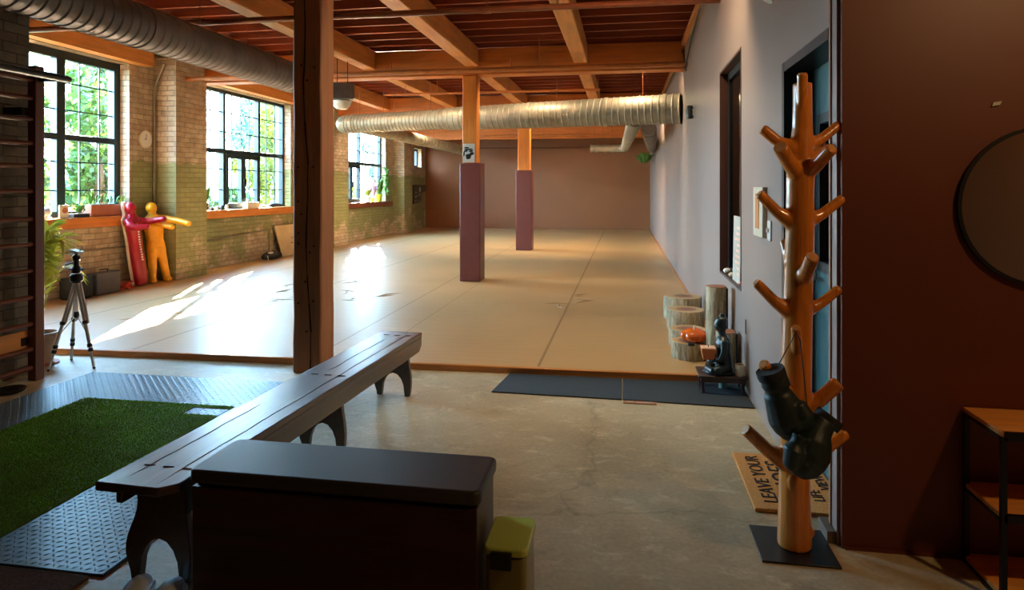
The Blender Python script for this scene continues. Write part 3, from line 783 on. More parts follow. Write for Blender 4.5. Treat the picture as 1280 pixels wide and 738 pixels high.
# ------------------------------------------------------------------ coat tree with gloves
DT = 2.67
t = thing('coat_tree', (.675,2.825,0), 'varnished honey coloured branch coat tree on a black square plate', 'coat stand')
bx('base_plate', 'black', (.525,.815,2.685,2.965,0,.008), t, .002)
def T(px, py, dd=0): return at(px, py, DT+dd)
mb = MB()
axp = [(993,688,20.5),(993,660,20),(993,630,19),(993,600,18.5),(994,560,18.5),(995,520,18),(996,480,17.5),(996,440,18),(997,400,17.5),(998,360,17),(999,320,17.5),(1000,280,17),(1000,240,16.5),(1001,210,17),(1002,185,14.5),(1003,160,12),(1003,130,11.5),(1003,104,11.5)]
pts = [T(a, b) for a, b, c in axp]; pts[0].z = .008
mb.tube(pts, [c*DT/F for a, b, c in axp], 16)
br = [ # tip, root, tip depth shift
 ((953,161),(992,186),.02,7,9),((1050,155),(1006,183),.02,6,8),((975,184),(1000,218),-.14,9,11),((1040,185),(1004,218),-.14,7.5,10),
 ((1030,183),(1006,208),.10,7,9),((949,242),(992,279),.0,6.5,9),((1053,248),(1004,279),.0,6,9),((945,353),(990,392),.0,6.5,9),
 ((1049,361),(1004,390),.0,6,8),((1016,321),(1000,352),-.14,8,10),((980,302),(990,330),.08,6,8),((995,410),(997,450),-.10,6,8),
 ((1048,479),(1002,512),-.05,9,11),((954,455),(990,500),-.10,7,9),((932,537),(986,580),-.04,8,11),((1057,541),(1004,575),.0,8,10),
 ((1003,92),(1003,150),-.05,6.5,7)]
for (tx, ty), (rx_, ry_), dd, r0, r1 in br:
    a, b = T(tx, ty, dd), T(rx_, ry_, 0)
    m_ = a.lerp(b, .5)+V((0,0,-.012))
    mb.tube([a, m_, b], [r0*DT/F, (r0+r1)/2*DT/F*.93, r1*DT/F*1.25], 12)
mb.ball(T(993,604,-.050), .026, .5, 1.5); mb.ball(T(1012,665,-.01), .02, 1, 1.4)
tr_ = mb.build('trunk', 'treewood', t, remesh=.005, sm_iter=6)
for (tx, ty), (rx_, ry_), dd, r0, r1 in br:
    a, b = T(tx, ty, dd), T(rx_, ry_, 0); d = (a-b).normalized()
    mb = MB(); mb.lathe([(r0*DT/F*.78,0),(r0*DT/F*.74,.004)], a-d*.002, 12, d); mb.build('cut_end', 'treecut', t)

t = thing('boxing_gloves', T(1000,600,-.16), 'pair of black boxing gloves hanging by cord from the coat tree', 'boxing gloves')
G = DT-.13
def g(px, py, dd=0): return at(px, py, G+dd)
k = G/F
def glove(path, mb=None, thumb=None):
    mb = MB()
    pts = [g(a, b, d) for a, b, r, d in path]
    mb.tube(pts, [r*k for a, b, r, d in path], 16)
    a, b, r, d = path[-1]; mb.ball(g(a, b, d), r*k*1.0, .9, .9)
    if thumb:
        mb.tube([g(x, y_, d) for x, y_, r, d in thumb], [r*k for x, y_, r, d in thumb], 12)
        x, y_, r, d = thumb[-1]; mb.ball(g(x, y_, d), r*k)
    o = mb.build('glove', 'glove', t, remesh=.005, sm_iter=5)
    return o
g1 = glove([(966,468,16,0),(970,482,18,0),(972,492,17.5,0),(978,505,21,0),(984,522,24,.0),(990,533,22,.0)], thumb=[(995,505,11,-.03),(1004,520,13,-.04),(1006,533,11,-.03)])
g2 = glove([(1030,526,15,-.02),(1022,538,17,-.03),(1018,550,21,-.04),(1012,565,25,-.04),(1006,578,23,-.05)], thumb=[(1000,545,12,-.07),(993,562,13,-.08),(990,578,11,-.07)])
for a, b, r, go in (((962,462),(966,472),17.5,g1), ((1039,520),(1031,530),17,g2)):
    mb = MB(); p, q = g(*a), g(*b); d = (q-p).normalized(); L = (q-p).length
    mb.lathe([(r*k*.8,.004),(r*k,.0),(r*k*1.03,L*.5),(r*k*1.0,L)], p, 20, d); mb.build('cuff', 'bagblack', go).parent = go
for go in (g1, g2):
    for ch in go.children: ch.location = (0,0,0)
mb = MB(); mb.tube([g(970,462,.03), T(990,425,-.10), T(995,414,-.125), T(1000,425,-.12), g(1008,500,0), g(1012,535,0)], .0022, 6)
mb.build('cord', 'string', t)

# ------------------------------------------------------------------ stump seats
def stump(x, y, r, h, label, flatside=False, z0=.05):
    t = thing('stump_seat', (x,y,z0), label, 'stump seat', None)
    n = 40; rad = []
    for i in range(n):
        a = 2*PI*i/n; q = r*(1+.025*math.sin(3*a+x*9)+.015*math.sin(7*a))
        if flatside and math.cos(a) > .62: q = q*.62/math.cos(a)
        rad.append(q)
    mb = MB(); rings = []
    for z, s in ((0,.97),(.012,1),(h-.012,1),(h,.975)):
        rings.append([mb.bm.verts.new((x+rad[i]*s*math.cos(2*PI*i/n), y+rad[i]*s*math.sin(2*PI*i/n), z0+z)) for i in range(n)])
    mb.skin(rings); mb.build('bark_side', 'bark', t)
    mb = MB(); P = [(x+rad[i]*.965*math.cos(2*PI*i/n), y+rad[i]*.965*math.sin(2*PI*i/n)) for i in range(n)]
    mb.prism(P, 'Z', z0+h-.001, z0+h+.004); mb.build('ringed_top', 'rings', t)
    if flatside: bx('dark_back', 'black', (x+r*.62,x+r*.62+.012,y-r*.8,y+r*.8,z0+.005,z0+h-.005), t)
stump(.535,5.65,.150,.135, 'low round bark seat directly under the orange pumpkin')
stump(.555,6.06,.160,.15, 'low bark seat just behind the one with the pumpkin')
stump(.60,6.75,.18,.20, 'wide bark seat in the middle of the cluster')
stump(.62,7.32,.20,.24, 'farthest and widest bark seat at the back of the cluster')
stump(.765,5.87,.078,.40, 'slim bark seat tucked between the tallest one and the wide ones')
stump(.735,5.50,.092,.615, 'tallest bark column against the right wall', True)
stump(.765,5.19,.085,.32, 'slim bark column with slanted shape right behind the seated statue', True)
# pumpkin
t = thing('pumpkin', (.56,5.60,.19), 'glossy orange pumpkin sitting on the low bark seat', 'pumpkin')
mb = MB(); n = 48; rings = []
for j in range(13):
    q = PI*j/12; r_ = math.sin(q); z = -math.cos(q)*.055*(1-.25*(r_<.2))
    rings.append([mb.bm.verts.new((.56+(.015+.095*r_)*(1-.22*(1-abs(math.sin(5*PI*i/n)))**2)*math.cos(2*PI*i/n), 5.60+(.015+.095*r_)*(1-.22*(1-abs(math.sin(5*PI*i/n)))**2)*math.sin(2*PI*i/n), .19+.055+z)) for i in range(n)])
mb.skin(rings); mb.build('pumpkin_body', 'pumpkin', t)
mb = MB(); mb.tube([(.56,5.60,.285),(.562,5.60,.31),(.57,5.605,.33)], [.011,.008,.009], 8); mb.build('stem', 'cream', t)
tag(bx('small_box', 'black', (.50,.55,5.44,5.49,.19,.21), None, .003), 'tiny black box lying in front of the orange pumpkin', 'box')

# statue table
t = thing('low_table', (.68,4.93,0), 'low dark wooden table under the seated statue', 'small table')
bx('tabletop', 'table', (.515,.845,4.80,5.06,.115,.133), t, .004)
mb = MB(); mb.box(.53,.835,4.815,4.83,.085,.115); mb.box(.53,.835,5.03,5.045,.085,.115); mb.box(.53,.545,4.83,5.03,.085,.115); mb.box(.82,.835,4.83,5.03,.085,.115)
parts(mb, 'table_rail', 'table', t)
for x, y_ in ((.545,4.83),(.82,4.83),(.545,5.02),(.82,5.02)):
    mb = MB(); mb.tube([(x,y_,.1),(x-.004,y_,.06),(x,y_,.03),(x,y_-.003,.009)], [.016,.012,.010,.014], 8); mb.build('leg', 'table', t)
# seated statue, facing into the room (-X, a little towards us)
SX, SY, SZ = .675, 4.93, .133
t = thing('seated_statue', (SX,SY,SZ), 'dark green bronze seated meditating figure on the low table', 'statue')
mb = MB(); P = lambda x, y_, z: V((SX+x, SY+y_, SZ+z))
mb.tube([P(.03,0,.02),P(.03,0,.09),P(.025,0,.15),P(.02,0,.21),P(.02,0,.245),P(.015,0,.27),P(.01,0,.30)], [.085,.072,.068,.082,.068,.03,.028], 16, ry=[.07,.055,.05,.056,.046,.026,.026], up=(1,0,0))
mb.ball(P(.005,0,.335), .048, .9, 1.12); mb.ball(P(.012,0,.368), .044, 1, .75); mb.ball(P(.016,0,.405), .021)
mb.ball(P(-.036,0,.328), .009, .8, 1.3)
for s_ in (-1, 1):
    mb.ball(P(.01,s_*.040,.325), .010, .5, 2)
    mb.tube([P(.05,s_*.03,.035),P(-.03,s_*.105,.03),P(-.055,s_*.11,.028)], [.045,.038,.03], 12)
    mb.tube([P(-.055,s_*.11,.026),P(-.085,s_*.02,.026),P(-.08,-s_*.04,.03)], [.028,.024,.018], 10)
    mb.tube([P(.02,s_*.065,.235),P(.015,s_*.088,.16),P(-.01,s_*.085,.11),P(-.06,s_*.03,.085)], [.026,.024,.019,.014], 12)
mb.ball(P(-.065,0,.078), .024, 1.4, .6)
mb.lathe([(.11,0),(.115,.008),(.10,.016)], P(-.01,0,0), 24)
mb.build('figure', 'bronze', t, remesh=.0045, sm_iter=2)
t = thing('candle_holder', (SX-.095,SY-.02,SZ+.09), 'square tapering orange candle pot held in lap of seated statue', 'candle')
cx, cy, cz = SX-.085, SY-.02, SZ+.096
mb = MB()
def sq(h, z): return [mb.bm.verts.new((cx+a*h, cy+b*h, z)) for a, b in ((-1,-1),(1,-1),(1,1),(-1,1))]
mb.skin([sq(.036,cz), sq(.052,cz+.078)]); mb.build('pot', 'candle', t, .003)
mb = MB(); mb.skin([sq(.049,cz+.078), sq(.049,cz+.084)]); mb.build('wax', 'wax', t)
mb = MB(); mb.tube([(cx,cy,cz+.083),(cx+.003,cy,cz+.1)], .003, 6); mb.build('wick', 'crack', t)
t = thing('mug', (.80,4.835,.133), 'cream cup with dark contents on the right end of low table', 'cup')
mb = MB(); mb.lathe([(.031,0),(.034,.006),(.036,.078),(.034,.08),(.032,.074),(.01,.072)], (.80,4.845,.133), 24); mb.build('cup_body', 'cream', t)
mb = MB(); mb.lathe([(.032,0),(.032,.003)], (.80,4.845,.205), 20); mb.build('contents', 'black', t)
mb = MB(); mb.tube([(.70,4.97,.009),(.70,4.97,.05)], [.028,.03], 14); tag(mb.build('glass_jar', mat('green_glass', rgb(120,150,140), .1, .1), None), 'small pale green jar on the runner under the low table', 'jar')
bx('wall_slot', 'crack', (XR-.002,XR+.01,4.905,4.935,.415,.515), None)
tag(bpy.data.objects['wall_slot'], 'thin black vertical slot low on the grey wall', 'wall slot')

# ------------------------------------------------------------------ right wall things
t = thing('wall_panel', (.84,4.36,1.15), 'cream framed panel with dark vertical slot on the grey wall', 'wall panel')
bx('panel_back', 'cream', (.822,XR,4.20,4.49,1.15,1.46), t, .003)
bx('slot', 'post_orange', (.819,.823,4.30,4.41,1.20,1.42), t)
t = thing('light_switch', (.845,4.12,1.14), 'small white switch plate right of the cream panel', 'switch')
bx('plate', 'white', (.842,XR,4.075,4.165,1.14,1.26), t, .003); bx('toggle', 'white', (.83,.842,4.112,4.128,1.19,1.215), t)
t = thing('wall_speaker', (.80,8.45,2.32), 'small dark wall speaker high on the grey wall near the duct', 'speaker')
mb = MB(); mb.lathe([(.03,-.08),(.04,-.07),(.045,0),(.04,.07),(.03,.08)], (.795,8.45,2.40), 20); mb.build('speaker_body', 'black', t)
bx('bracket', 'white', (.82,XR,8.42,8.48,2.36,2.44), t)
t = thing('emergency_light', (.78,4.0,2.55), 'white lamp head high on the grey wall above the door', 'lamp')
mb = MB(); mb.box(.79,XR,3.68,3.82,2.54,2.66); mb.build('lamp_housing', 'white', t, .01)
for yy in (3.70,3.80):
    mb = MB(); mb.lathe([(.015,0),(.04,.03),(.042,.05)], (.79,yy,2.53), 16, (-.6,0,-.8)); mb.build('lamp_head', 'white', t)
# inner window sill items
def pump(x, y_, z, r, m, label, name='gourd', cat='gourd'):
    t = thing(name, (x,y_,z), label, cat)
    mb = MB(); n = 32; rings = []
    for j in range(9):
        q = PI*j/8; rr = .1*r+.9*r*math.sin(q)
        rings.append([mb.bm.verts.new((x+rr*(1-.1*abs(math.sin(8*PI*i/n)))*math.cos(2*PI*i/n), y_+rr*(1-.1*abs(math.sin(8*PI*i/n)))*math.sin(2*PI*i/n), z+r*.7*(1-math.cos(q)))) for i in range(n)])
    mb.skin(rings); mb.build('gourd_body', m, t)
    mb = MB(); mb.tube([(x,y_,z+r*1.35),(x+.005,y_,z+r*1.8)], r*.12, 6); mb.build('stem', 'leaf_d', t)
zs = IW[2]+.02
pump(.883,6.02,zs,.032,'white','white pumpkin at far end of the inner window sill')
pump(.883,5.74,zs,.030,'cream','cream pumpkin in the middle of the inner window sill')
pump(.883,5.24,zs,.032,'pumpkin','small orange pumpkin at near end of the inner window sill')
t = thing('framed_print', (.87,5.45,zs), 'tall narrow pale print leaning in the inner window', 'picture')
rp_ = Matrix.Rotation(.02, 3, 'Y')
mb = MB(); mb.box(.868,.876,5.28,5.62,zs,zs+.52, rp_, (.87,5.4,zs)); mb.build('print_board', 'paper', t)
mb = MB()
for k in range(9):
    z_ = zs+.06+.045*k; mb.box(.8665,.8685,5.32,5.36+R.uniform(.05,.22),z_,z_+.02, rp_, (.87,5.4,zs))
mb.build('print_marks', 'wax', t)

# mirror, paper tag, shelf
t = thing('round_mirror', (1.59,2.83,1.07), 'large round mirror in thin black frame on the dark brown wall', 'mirror')
mb = MB(); mb.lathe([(.298,0),(.298,.012)], (1.59,2.843,1.38), 72, (0,-1,0)); mb.build('mirror_glass', 'mirror', t)
mb = MB(); n = 72
pr = [(.297,0),(.311,0),(.311,.018),(.297,.018)]
rings = [[mb.bm.verts.new((1.59+r_*math.cos(2*PI*i/n), 2.845-h_, 1.38+r_*math.sin(2*PI*i/n))) for i in range(n)] for r_, h_ in pr]
for a in range(4):
    for i in range(n): mb.bm.faces.new((rings[a][i], rings[a][(i+1)%n], rings[(a+1)%4][(i+1)%n], rings[(a+1)%4][i]))
mb.build('mirror_frame', 'black', t)
mb = MB(); mb.prism([(1.405,1.77),(1.432,1.775),(1.44,1.79),(1.41,1.785)], 'Y', 2.838, 2.845); tag(mb.build('paper_scrap', 'paper', None), 'tiny torn scrap of paper on dark brown wall above the mirror', 'paper scrap')
t = thing('shelf_unit', (1.8,2.7,0), 'low shelf unit with black metal frame and wooden boards', 'shelf')
for z in (.03,.31,.598):
    bx('shelf_board', 'shelfwood', (1.30,2.3,2.56,2.835,z-.018,z), t, .002)
mb = MB()
for x in (1.305,2.285):
    for y_ in (2.565,2.82): mb.box(x-.009,x+.009,y_-.009,y_+.009,0,.58)
for z in (.571,.283,.004):
    mb.box(1.305,2.285,2.556,2.574,z,z+.009+.018*(z > .1)); mb.box(1.305,2.285,2.811,2.829,z,z+.009)
    for x in (1.305,2.285): mb.box(x-.009,x+.009,2.565,2.82,z,z+.009)
parts(mb, 'frame_bar', 'black_frame', t)

# ------------------------------------------------------------------ left side: stall bars
t = thing('stall_bars', (-4.4,3.8,0), 'brown wooden stall bars with round rungs on near brick wall', 'stall bars')
for y_ in (4.33,3.33):
    bx('side_post', 'ladder', (-4.44,-4.37,y_-.04,y_+.04,0,2.38), t, .005)
for z in (.10,.24,.43,.63,.83,1.03,1.22,1.43,1.62,1.79,1.97,2.13,2.27):
    mb = MB(); mb.tube([(-4.405,3.36,z),(-4.405,4.32,z)], .019, 12); mb.build('rung', 'rung', t)
bx('bottom_board', 'wood_beam', (-4.46,-4.445,3.30,4.31,.25,.38), t)
mb = MB(); mb.box(-4.6,-4.44,4.24,4.30,.27,.33); mb.box(-4.6,-4.44,4.24,4.30,2.0,2.06); parts(mb, 'wall_bracket', 'crack', t)
t = thing('pull_up_bar', (-4.2,3.8,2.28), 'dark round pull up bar with rounded end above the stall bars', 'pull-up bar')
mb = MB(); mb.tube([(-4.2,3.2,2.285),(-4.2,4.40,2.285),(-4.2,4.42,2.285),(-4.2,4.43,2.285)], [.028,.028,.022,.008], 16); mb.build('bar', 'frame_dark', t)
mb = MB()
for y_ in (4.33,3.33): mb.box(-4.37,-4.2,y_-.015,y_+.015,2.26,2.30)
parts(mb, 'bar_bracket', 'frame_dark', t)
mb = MB(); mb.lathe([(.05,0),(.085,.012),(.095,.03),(.088,.032),(.05,.014)], (-4.30,4.02,0), 24); tag(mb.build('round_weight', 'black', None), 'small black round dish on floor at foot of stall bars', 'dish')

# palm in pot
t = thing('potted_palm', (-4.77,4.72,0), 'potted palm with arching yellow green fronds behind the stall bars', 'potted plant')
mb = MB(); mb.lathe([(.09,0),(.125,.22),(.135,.225),(.135,.25),(.12,.25),(.115,.22)], (-4.77,4.72,.012), 28); mb.build('pot', 'pot_tan', t)
mb = MB(); mb.lathe([(.13,0),(.14,.012)], (-4.77,4.72,0), 28); mb.build('saucer', 'terra', t)
mb = MB(); mb.lathe([(.112,0),(.112,.01)], (-4.77,4.72,.225), 20); mb.build('soil', 'crack', t)
def frond(mb, base, az, reach, top, n=14, lw=.02):
    b = V(base); pts = []
    for i in range(n+1):
        s_ = i/n; pts.append(b+V((math.cos(az)*reach*s_**1.4, math.sin(az)*reach*s_**1.4, top*math.sin(s_*PI*.62)/math.sin(PI*.5) if True else 0)))
    mb.tube(pts, [.006*(1-.8*i/n) for i in range(n+1)], 5)
    for i in range(4, n+1):
        for sd in (-1, 1):
            d = (pts[i]-pts[i-1]).normalized(); side = d.cross(V((0,0,1))).normalized()*sd
            L = .18*(1-.45*abs(i/n-.55)); tip = pts[i]+(side*.75+d*.75)*L+V((0,0,-.25*L))
            md = pts[i].lerp(tip, .45)+V((0,0,.02)); w = d*lw
            a1, a2, m1, m2, tp = [mb.bm.verts.new(q) for q in (pts[i]-w*.3, pts[i]+w*.3, md-w, md+w, tip)]
            mb.bm.faces.new((a1,a2,m2,m1)); mb.bm.faces.new((m1,m2,tp))
for k, (az, rc, tp) in enumerate(((.2,.2,.8),(-.6,.2,.62),(1.2,.22,.8),(2.2,.3,.7),(3.1,.22,.85),(3.9,.16,.55),(.7,.26,.55),(-.1,.12,.88),(5.6,.16,.75),(1.7,.14,.9))):
    mb = MB(); frond(mb, (-4.77,4.72,.23), az, rc, tp); mb.build('frond', 'fol_palm', t, flip=False)

# tripod
t = thing('tripod', (-4.40,4.68,0), 'silver camera tripod with black pan head', 'tripod')
C = V((-4.42,4.72,0)); feet = [V((-4.20,4.66,.0)), V((-4.60,4.86,.0)), V((-4.50,4.53,.0))]
apex = C+V((0,0,.72))
for f_ in feet:
    d = (f_-apex); mb = MB()
    mb.tube([apex+d*.03, apex+d*.50], .0145, 10); mb.tube([apex+d*.03+V((.016,.012,0)), apex+d*.50+V((.016,.012,0))], .010, 8)
    mb.tube([apex+d*.48, apex+d*.80], .0125, 10); mb.tube([apex+d*.78, apex+d*.975], .010, 8)
    lg = mb.build('leg', 'alu', t)
    for s_ in (.49,.79,.74):
        mb = MB(); mb.tube([apex+d*(s_-.015), apex+d*(s_+.02)], .021 if s_ < .6 else .018, 10); mb.build('leg_clamp', 'black', lg).location = (0,0,0)
    mb = MB(); mb.ball(apex+d*.985, .011); mb.build('foot', 'black', lg)
    mb = MB(); mb.tube([C+V((0,0,.42)), apex+d*.62], .004, 6); mb.build('brace', 'alu', t)
mb = MB(); mb.tube([C+V((0,0,.38)), C+V((0,0,.86))], .012, 12); mb.build('centre_column', 'alu', t)
mb = MB(); mb.lathe([(.03,-.04),(.05,-.02),(.05,.02),(.035,.035)], apex, 16); mb.build('spider', 'black', t)
mb = MB(); mb.lathe([(.018,.0),(.022,.02),(.018,.05)], C+V((0,0,.395)), 12); mb.build('brace_collar', 'black', t)
mb = MB(); mb.lathe([(.028,.76),(.034,.77),(.034,.80),(.02,.82),(.02,.86),(.03,.87),(.03,.90),(.014,.915)], C, 16)
mb.tube([C+V((0,0,.85)), C+V((-.08,-.03,.83))], .007, 8); mb.tube([C+V((0,0,.79)), C+V((-.07,.0,.79))], .009, 8); mb.tube([C+V((0,0,.79)), C+V((.06,.0,.79))], .009, 8)
mb.build('pan_head', 'black', t)
mb = MB(); mb.box(C.x-.045,C.x+.045,C.y-.03,C.y+.03,.925,.945, Matrix.Rotation(.25,3,'Y'), (C.x,C.y,.93)); mb.tube([C+V((0,0,.905)),C+V((0,0,.935))], .014, 10)
mb.tube([C+V((.03,0,.94)), C+V((.07,0,.975))], .006, 8); mb.tube([C+V((-.03,0,.93)), C+V((-.06,-.02,.91))], .008, 8)
mb.build('camera_plate', 'alu', t)

# bags, cord
t = thing('black_bag', (-6.85,7.35,.05), 'black soft bag on the mat beneath the first window', 'bag')
mb = MB(); mb.prism(rrect(-6.98,-6.74,7.16,7.50,.06), 'Z', .05, .33); mb.build('bag_body', 'bagblack', t, .04, seg=4)
mb = MB(); mb.tube([(-6.86,7.23,.33),(-6.86,7.26,.40),(-6.86,7.40,.40),(-6.86,7.43,.33)], .01, 8); mb.build('handle', 'bagblack', t)
t = thing('grey_case', (-6.85,7.75,.05), 'dark grey hard case beside the black bag below the window', 'case')
mb = MB(); mb.prism(rrect(-6.95,-6.78,7.56,7.98,.02), 'Z', .05, .34); mb.build('case_body', 'baggrey', t, .015)
mb = MB(); mb.tube([(-6.86,7.70,.34),(-6.86,7.71,.375),(-6.86,7.83,.375),(-6.86,7.84,.34)], .008, 8); mb.build('handle', 'black', t)
mb = MB(); pts = []
for k in range(60):
    a = k*.6; pts.append((-6.9+.10*math.cos(a)*(1+.3*math.sin(k*.37)), 8.16+.12*math.sin(a)*(1+.2*math.cos(k*.5)), .06+.0016*k*(k % 7 > 2)))
mb.tube(pts, .009, 6); tag(mb.build('coiled_cord', 'redcord', None), 'tangled red cord on the mat left of the red dummy', 'cord')

# grappling dummies leaning on the wall
def dummy(base, lean, h, m, label, split=False, arms=None, back=None, face=0):
    t = thing('grappling_dummy', base, label, 'training dummy')
    B = V(base); k = h
    axis = V(lean)  # horizontal shift of head top over the whole height
    def q(f, side=0, fwd=0):
        ca, sa = math.cos(face), math.sin(face)
        return B+axis*f+V((fwd*ca-side*sa, fwd*sa+side*ca, h*f))
    up = V((math.cos(face), math.sin(face), 0))
    mb = MB()
    tor = [(.44,.125,.085),(.52,.12,.085),(.62,.135,.09),(.72,.155,.095),(.79,.15,.085),(.83,.10,.07),(.855,.055,.05)]
    mb.tube([q(f) for f, a, b in tor], [a for f, a, b in tor], 18, ry=[b for f, a, b in tor], up=up)
    mb.tube([q(.84), q(.87), q(.90), q(.94), q(.975), q(1.0)], [.052,.055,.075,.078,.06,.02], 18)
    if split:
        for s_ in (-1, 1):
            mb.tube([q(.50,s_*.06), q(.40,s_*.068), q(.25,s_*.085), q(.1,s_*.105), q(.02,s_*.12)], [.075,.075,.062,.052,.048], 14)
            mb.ball(q(.03,s_*.12,.03), .055, 1, .7)
    else:
        mb.tube([q(.5), q(.4), q(.25), q(.1), q(.02)], [.13,.14,.14,.135,.12], 18, ry=[.085,.085,.08,.08,.075], up=up)
    for pth in arms:
        mb.tube([V(p) for p in pth], [.062,.055,.048,.042,.04][:len(pth)], 12)
        mb.ball(pth[-1], .045)
    mb.build('dummy_body', m, t, remesh=.014, sm_iter=4)
    return t, q
# arms (room coordinates), both dummies face roughly +X and a little towards us
A = lambda px, py, d: at(px, py, d)
t, q = dummy((-6.87,8.49,.05), (-.08,-.15,0), 1.21, 'red', 'red grappling dummy with cream back leaning on the brick wall', False,
  [[(-6.93,8.27,.98),(-6.85,8.22,.93),(-6.76,8.24,.90),(-6.66,8.32,.91)], [(-6.93,8.50,.98),(-6.84,8.56,.97),(-6.74,8.60,.99),(-6.62,8.62,1.01)]], face=.30)
mb = MB()
rg = [(0.02,.13),(.1,.14),(.25,.145),(.4,.14),(.55,.125),(.7,.155),(.79,.155),(.84,.08),(.88,.065),(.92,.088),(.96,.08),(1.0,.03)]
rings = [mb.ring(q(f,.012,-.078), (0,0,1), w*1.04, .036, 12, up=(math.cos(.30),math.sin(.30),0)) for f, w in rg]
mb.skin(rings); mb.build('back_panel', 'cream_vinyl', t)
mb = MB()   # column of small white lettering down the body
for k in range(15):
    f = .74-.030*k
    p_ = q(f, -.045, .078)
    mb.box(p_.x-.004,p_.x+.012,p_.y-.018,p_.y+.014*R.uniform(.2,1),p_.z-.011,p_.z+.009)
mb.build('white_lettering', 'white', t)
t, q = dummy((-6.86,8.86,.05), (-.10,-.08,0), 1.20, 'yellow', 'yellow grappling dummy with arms stretched out and legs apart', True,
  [[(-6.90,8.72,.98),(-6.80,8.70,.95),(-6.68,8.70,.92),(-6.55,8.70,.89)], [(-6.90,8.90,1.0),(-6.76,8.92,.99),(-6.58,8.92,.96),(-6.42,8.90,.93)]], face=-.35)

# wall clock
t = thing('wall_clock', (-7.08,8.82,2.05), 'round cream wall clock on the brick between first window and pier', 'clock')
mb = MB(); mb.lathe([(.13,0),(.135,.01),(.135,.03),(.12,.034)], (-7.1,8.82,2.19), 32, (1,0,0)); mb.build('clock_case', 'cream', t)
mb = MB(); mb.lathe([(.115,0),(.115,.002)], (-7.066,8.82,2.19), 32, (1,0,0)); mb.build('clock_face', 'white', t)
mb = MB(); mb.box(-7.063,-7.061,8.816,8.824,2.18,2.27); mb.box(-7.063,-7.061,8.78,8.825,2.186,2.194); mb.build('clock_hands', 'ink', t)

# sill things, first window
Z = 1.07
t = thing('trainer_shoe', (-7.1,6.98,Z), 'pale blue white moulded shoe on the first window sill', 'shoe')
mb = MB(); mb.tube([(-7.1,6.84,Z+.035),(-7.1,6.9,Z+.045),(-7.1,6.98,Z+.06),(-7.1,7.06,Z+.085),(-7.1,7.13,Z+.09),(-7.1,7.17,Z+.06)], [.02,.035,.045,.055,.055,.03], 14, ry=[.02,.04,.05,.06,.07,.05]); mb.build('upper', 'bluewhite', t, remesh=.008, sm_iter=2)
mb = MB(); mb.prism(rrect(-7.145,-7.055,6.83,7.18,.04), 'Z', Z, Z+.022); mb.build('sole', 'white', t, .005)
t = thing('photo_card', (-7.08,7.36,Z), 'small upright picture card on the first window sill', 'picture')
bx('card', 'cream', (-7.09,-7.07,7.29,7.43,Z,Z+.17), t, .002)
mb = MB(); mb.lathe([(.045,0),(.045,.002)], (-7.07,7.37,Z+.10), 14, (1,0,0), sx=.8); mb.build('picture_patch', 'terra', t)
t = thing('planter', (-7.12,8.05,Z), 'terracotta trough planter near the corner of the first window', 'planter')
mb = MB(); mb.box(-7.22,-7.07,7.80,8.34,Z,Z+.16); mb.build('trough', 'terra', t, .01)
mb = MB(); mb.box(-7.21,-7.08,7.81,8.33,Z+.161,Z+.165); mb.build('soil', 'crack', t)
def leaves(mb, c, r, n, h, w=.012, spread=1, up=.8):
    for k in range(n):
        a = R.uniform(0,2*PI); b = V(c)+V((math.cos(a),math.sin(a),0))*R.uniform(0,r*.4)
        tip = b+V((math.cos(a)*r*spread*R.uniform(.3,1), math.sin(a)*r*spread*R.uniform(.3,1), h*R.uniform(.4,1)))
        md = b.lerp(tip, .55)+V((0,0,.15*h)); sd = V((-math.sin(a),math.cos(a),0))*w
        vs = [mb.bm.verts.new(p_) for p_ in (b, md-sd, tip, md+sd)]; mb.bm.faces.new(vs)
mb = MB()
for k in range(6): leaves(mb, (-7.145,7.86+.085*k,Z+.16), .07, 9, .16)
mb.build('seedlings', 'leaf_d', t, flip=False)
t = thing('spiky_plant', (-7.15,8.42,Z), 'small spiky plant in round clay pot at end of the first sill', 'potted plant')
mb = MB(); mb.lathe([(.05,0),(.065,.12),(.07,.12),(.07,.14)], (-7.15,8.42,Z), 18); mb.build('pot', 'terra', t)
mb = MB(); leaves(mb, (-7.15,8.42,Z+.13), .10, 16, .18, .007); mb.build('spiky_leaves', 'leaf', t, flip=False)
t = thing('small_plant', (-7.14,7.68,Z), 'small round leafed plant on a black tray on the first sill', 'potted plant')
bx('tray', 'black', (-7.19,-7.06,7.50,7.76,Z,Z+.05), t, .004)
mb = MB(); leaves(mb, (-7.12,7.66,Z+.05), .08, 30, .14, .016); mb.build('round_leaves', 'leaf_d', t, flip=False)
# second window
t = thing('patterned_pot_plant', (-7.1,10.22,Z), 'leafy plant in a black and white pot on the second sill', 'potted plant')
mb = MB(); mb.lathe([(.055,0),(.085,.05),(.085,.12),(.07,.14)], (-7.1,10.24,Z), 20); mb.build('pot', 'black', t)
mb = MB()
for k in range(8): mb.ball((-7.1+.085*math.cos(k*PI/4), 10.24+.085*math.sin(k*PI/4), Z+.08), .014, 1, 1.6, 1)
mb.build('white_spots', 'white', t)
mb = MB(); leaves(mb, (-7.1,10.24,Z+.13), .16, 60, .34, .022); mb.build('foliage', 'leaf_d', t, flip=False)
t = thing('clay_pot', (-7.12,10.03,Z), 'orange clay pot in the left corner of the second sill', 'pot')
mb = MB(); mb.lathe([(.045,0),(.06,.13),(.06,.15)], (-7.14,10.03,Z), 18); mb.build('pot_body', 'terra', t)
def jar(y_, r, h, m, label, x=-7.1, z=Z):
    mb = MB(); mb.lathe([(r*.8,0),(r,.01),(r,h*.75),(r*.7,h*.9),(r*.7,h)], (x,y_,z), 14); return tag(mb.build('jar', m, None), label, 'jar')
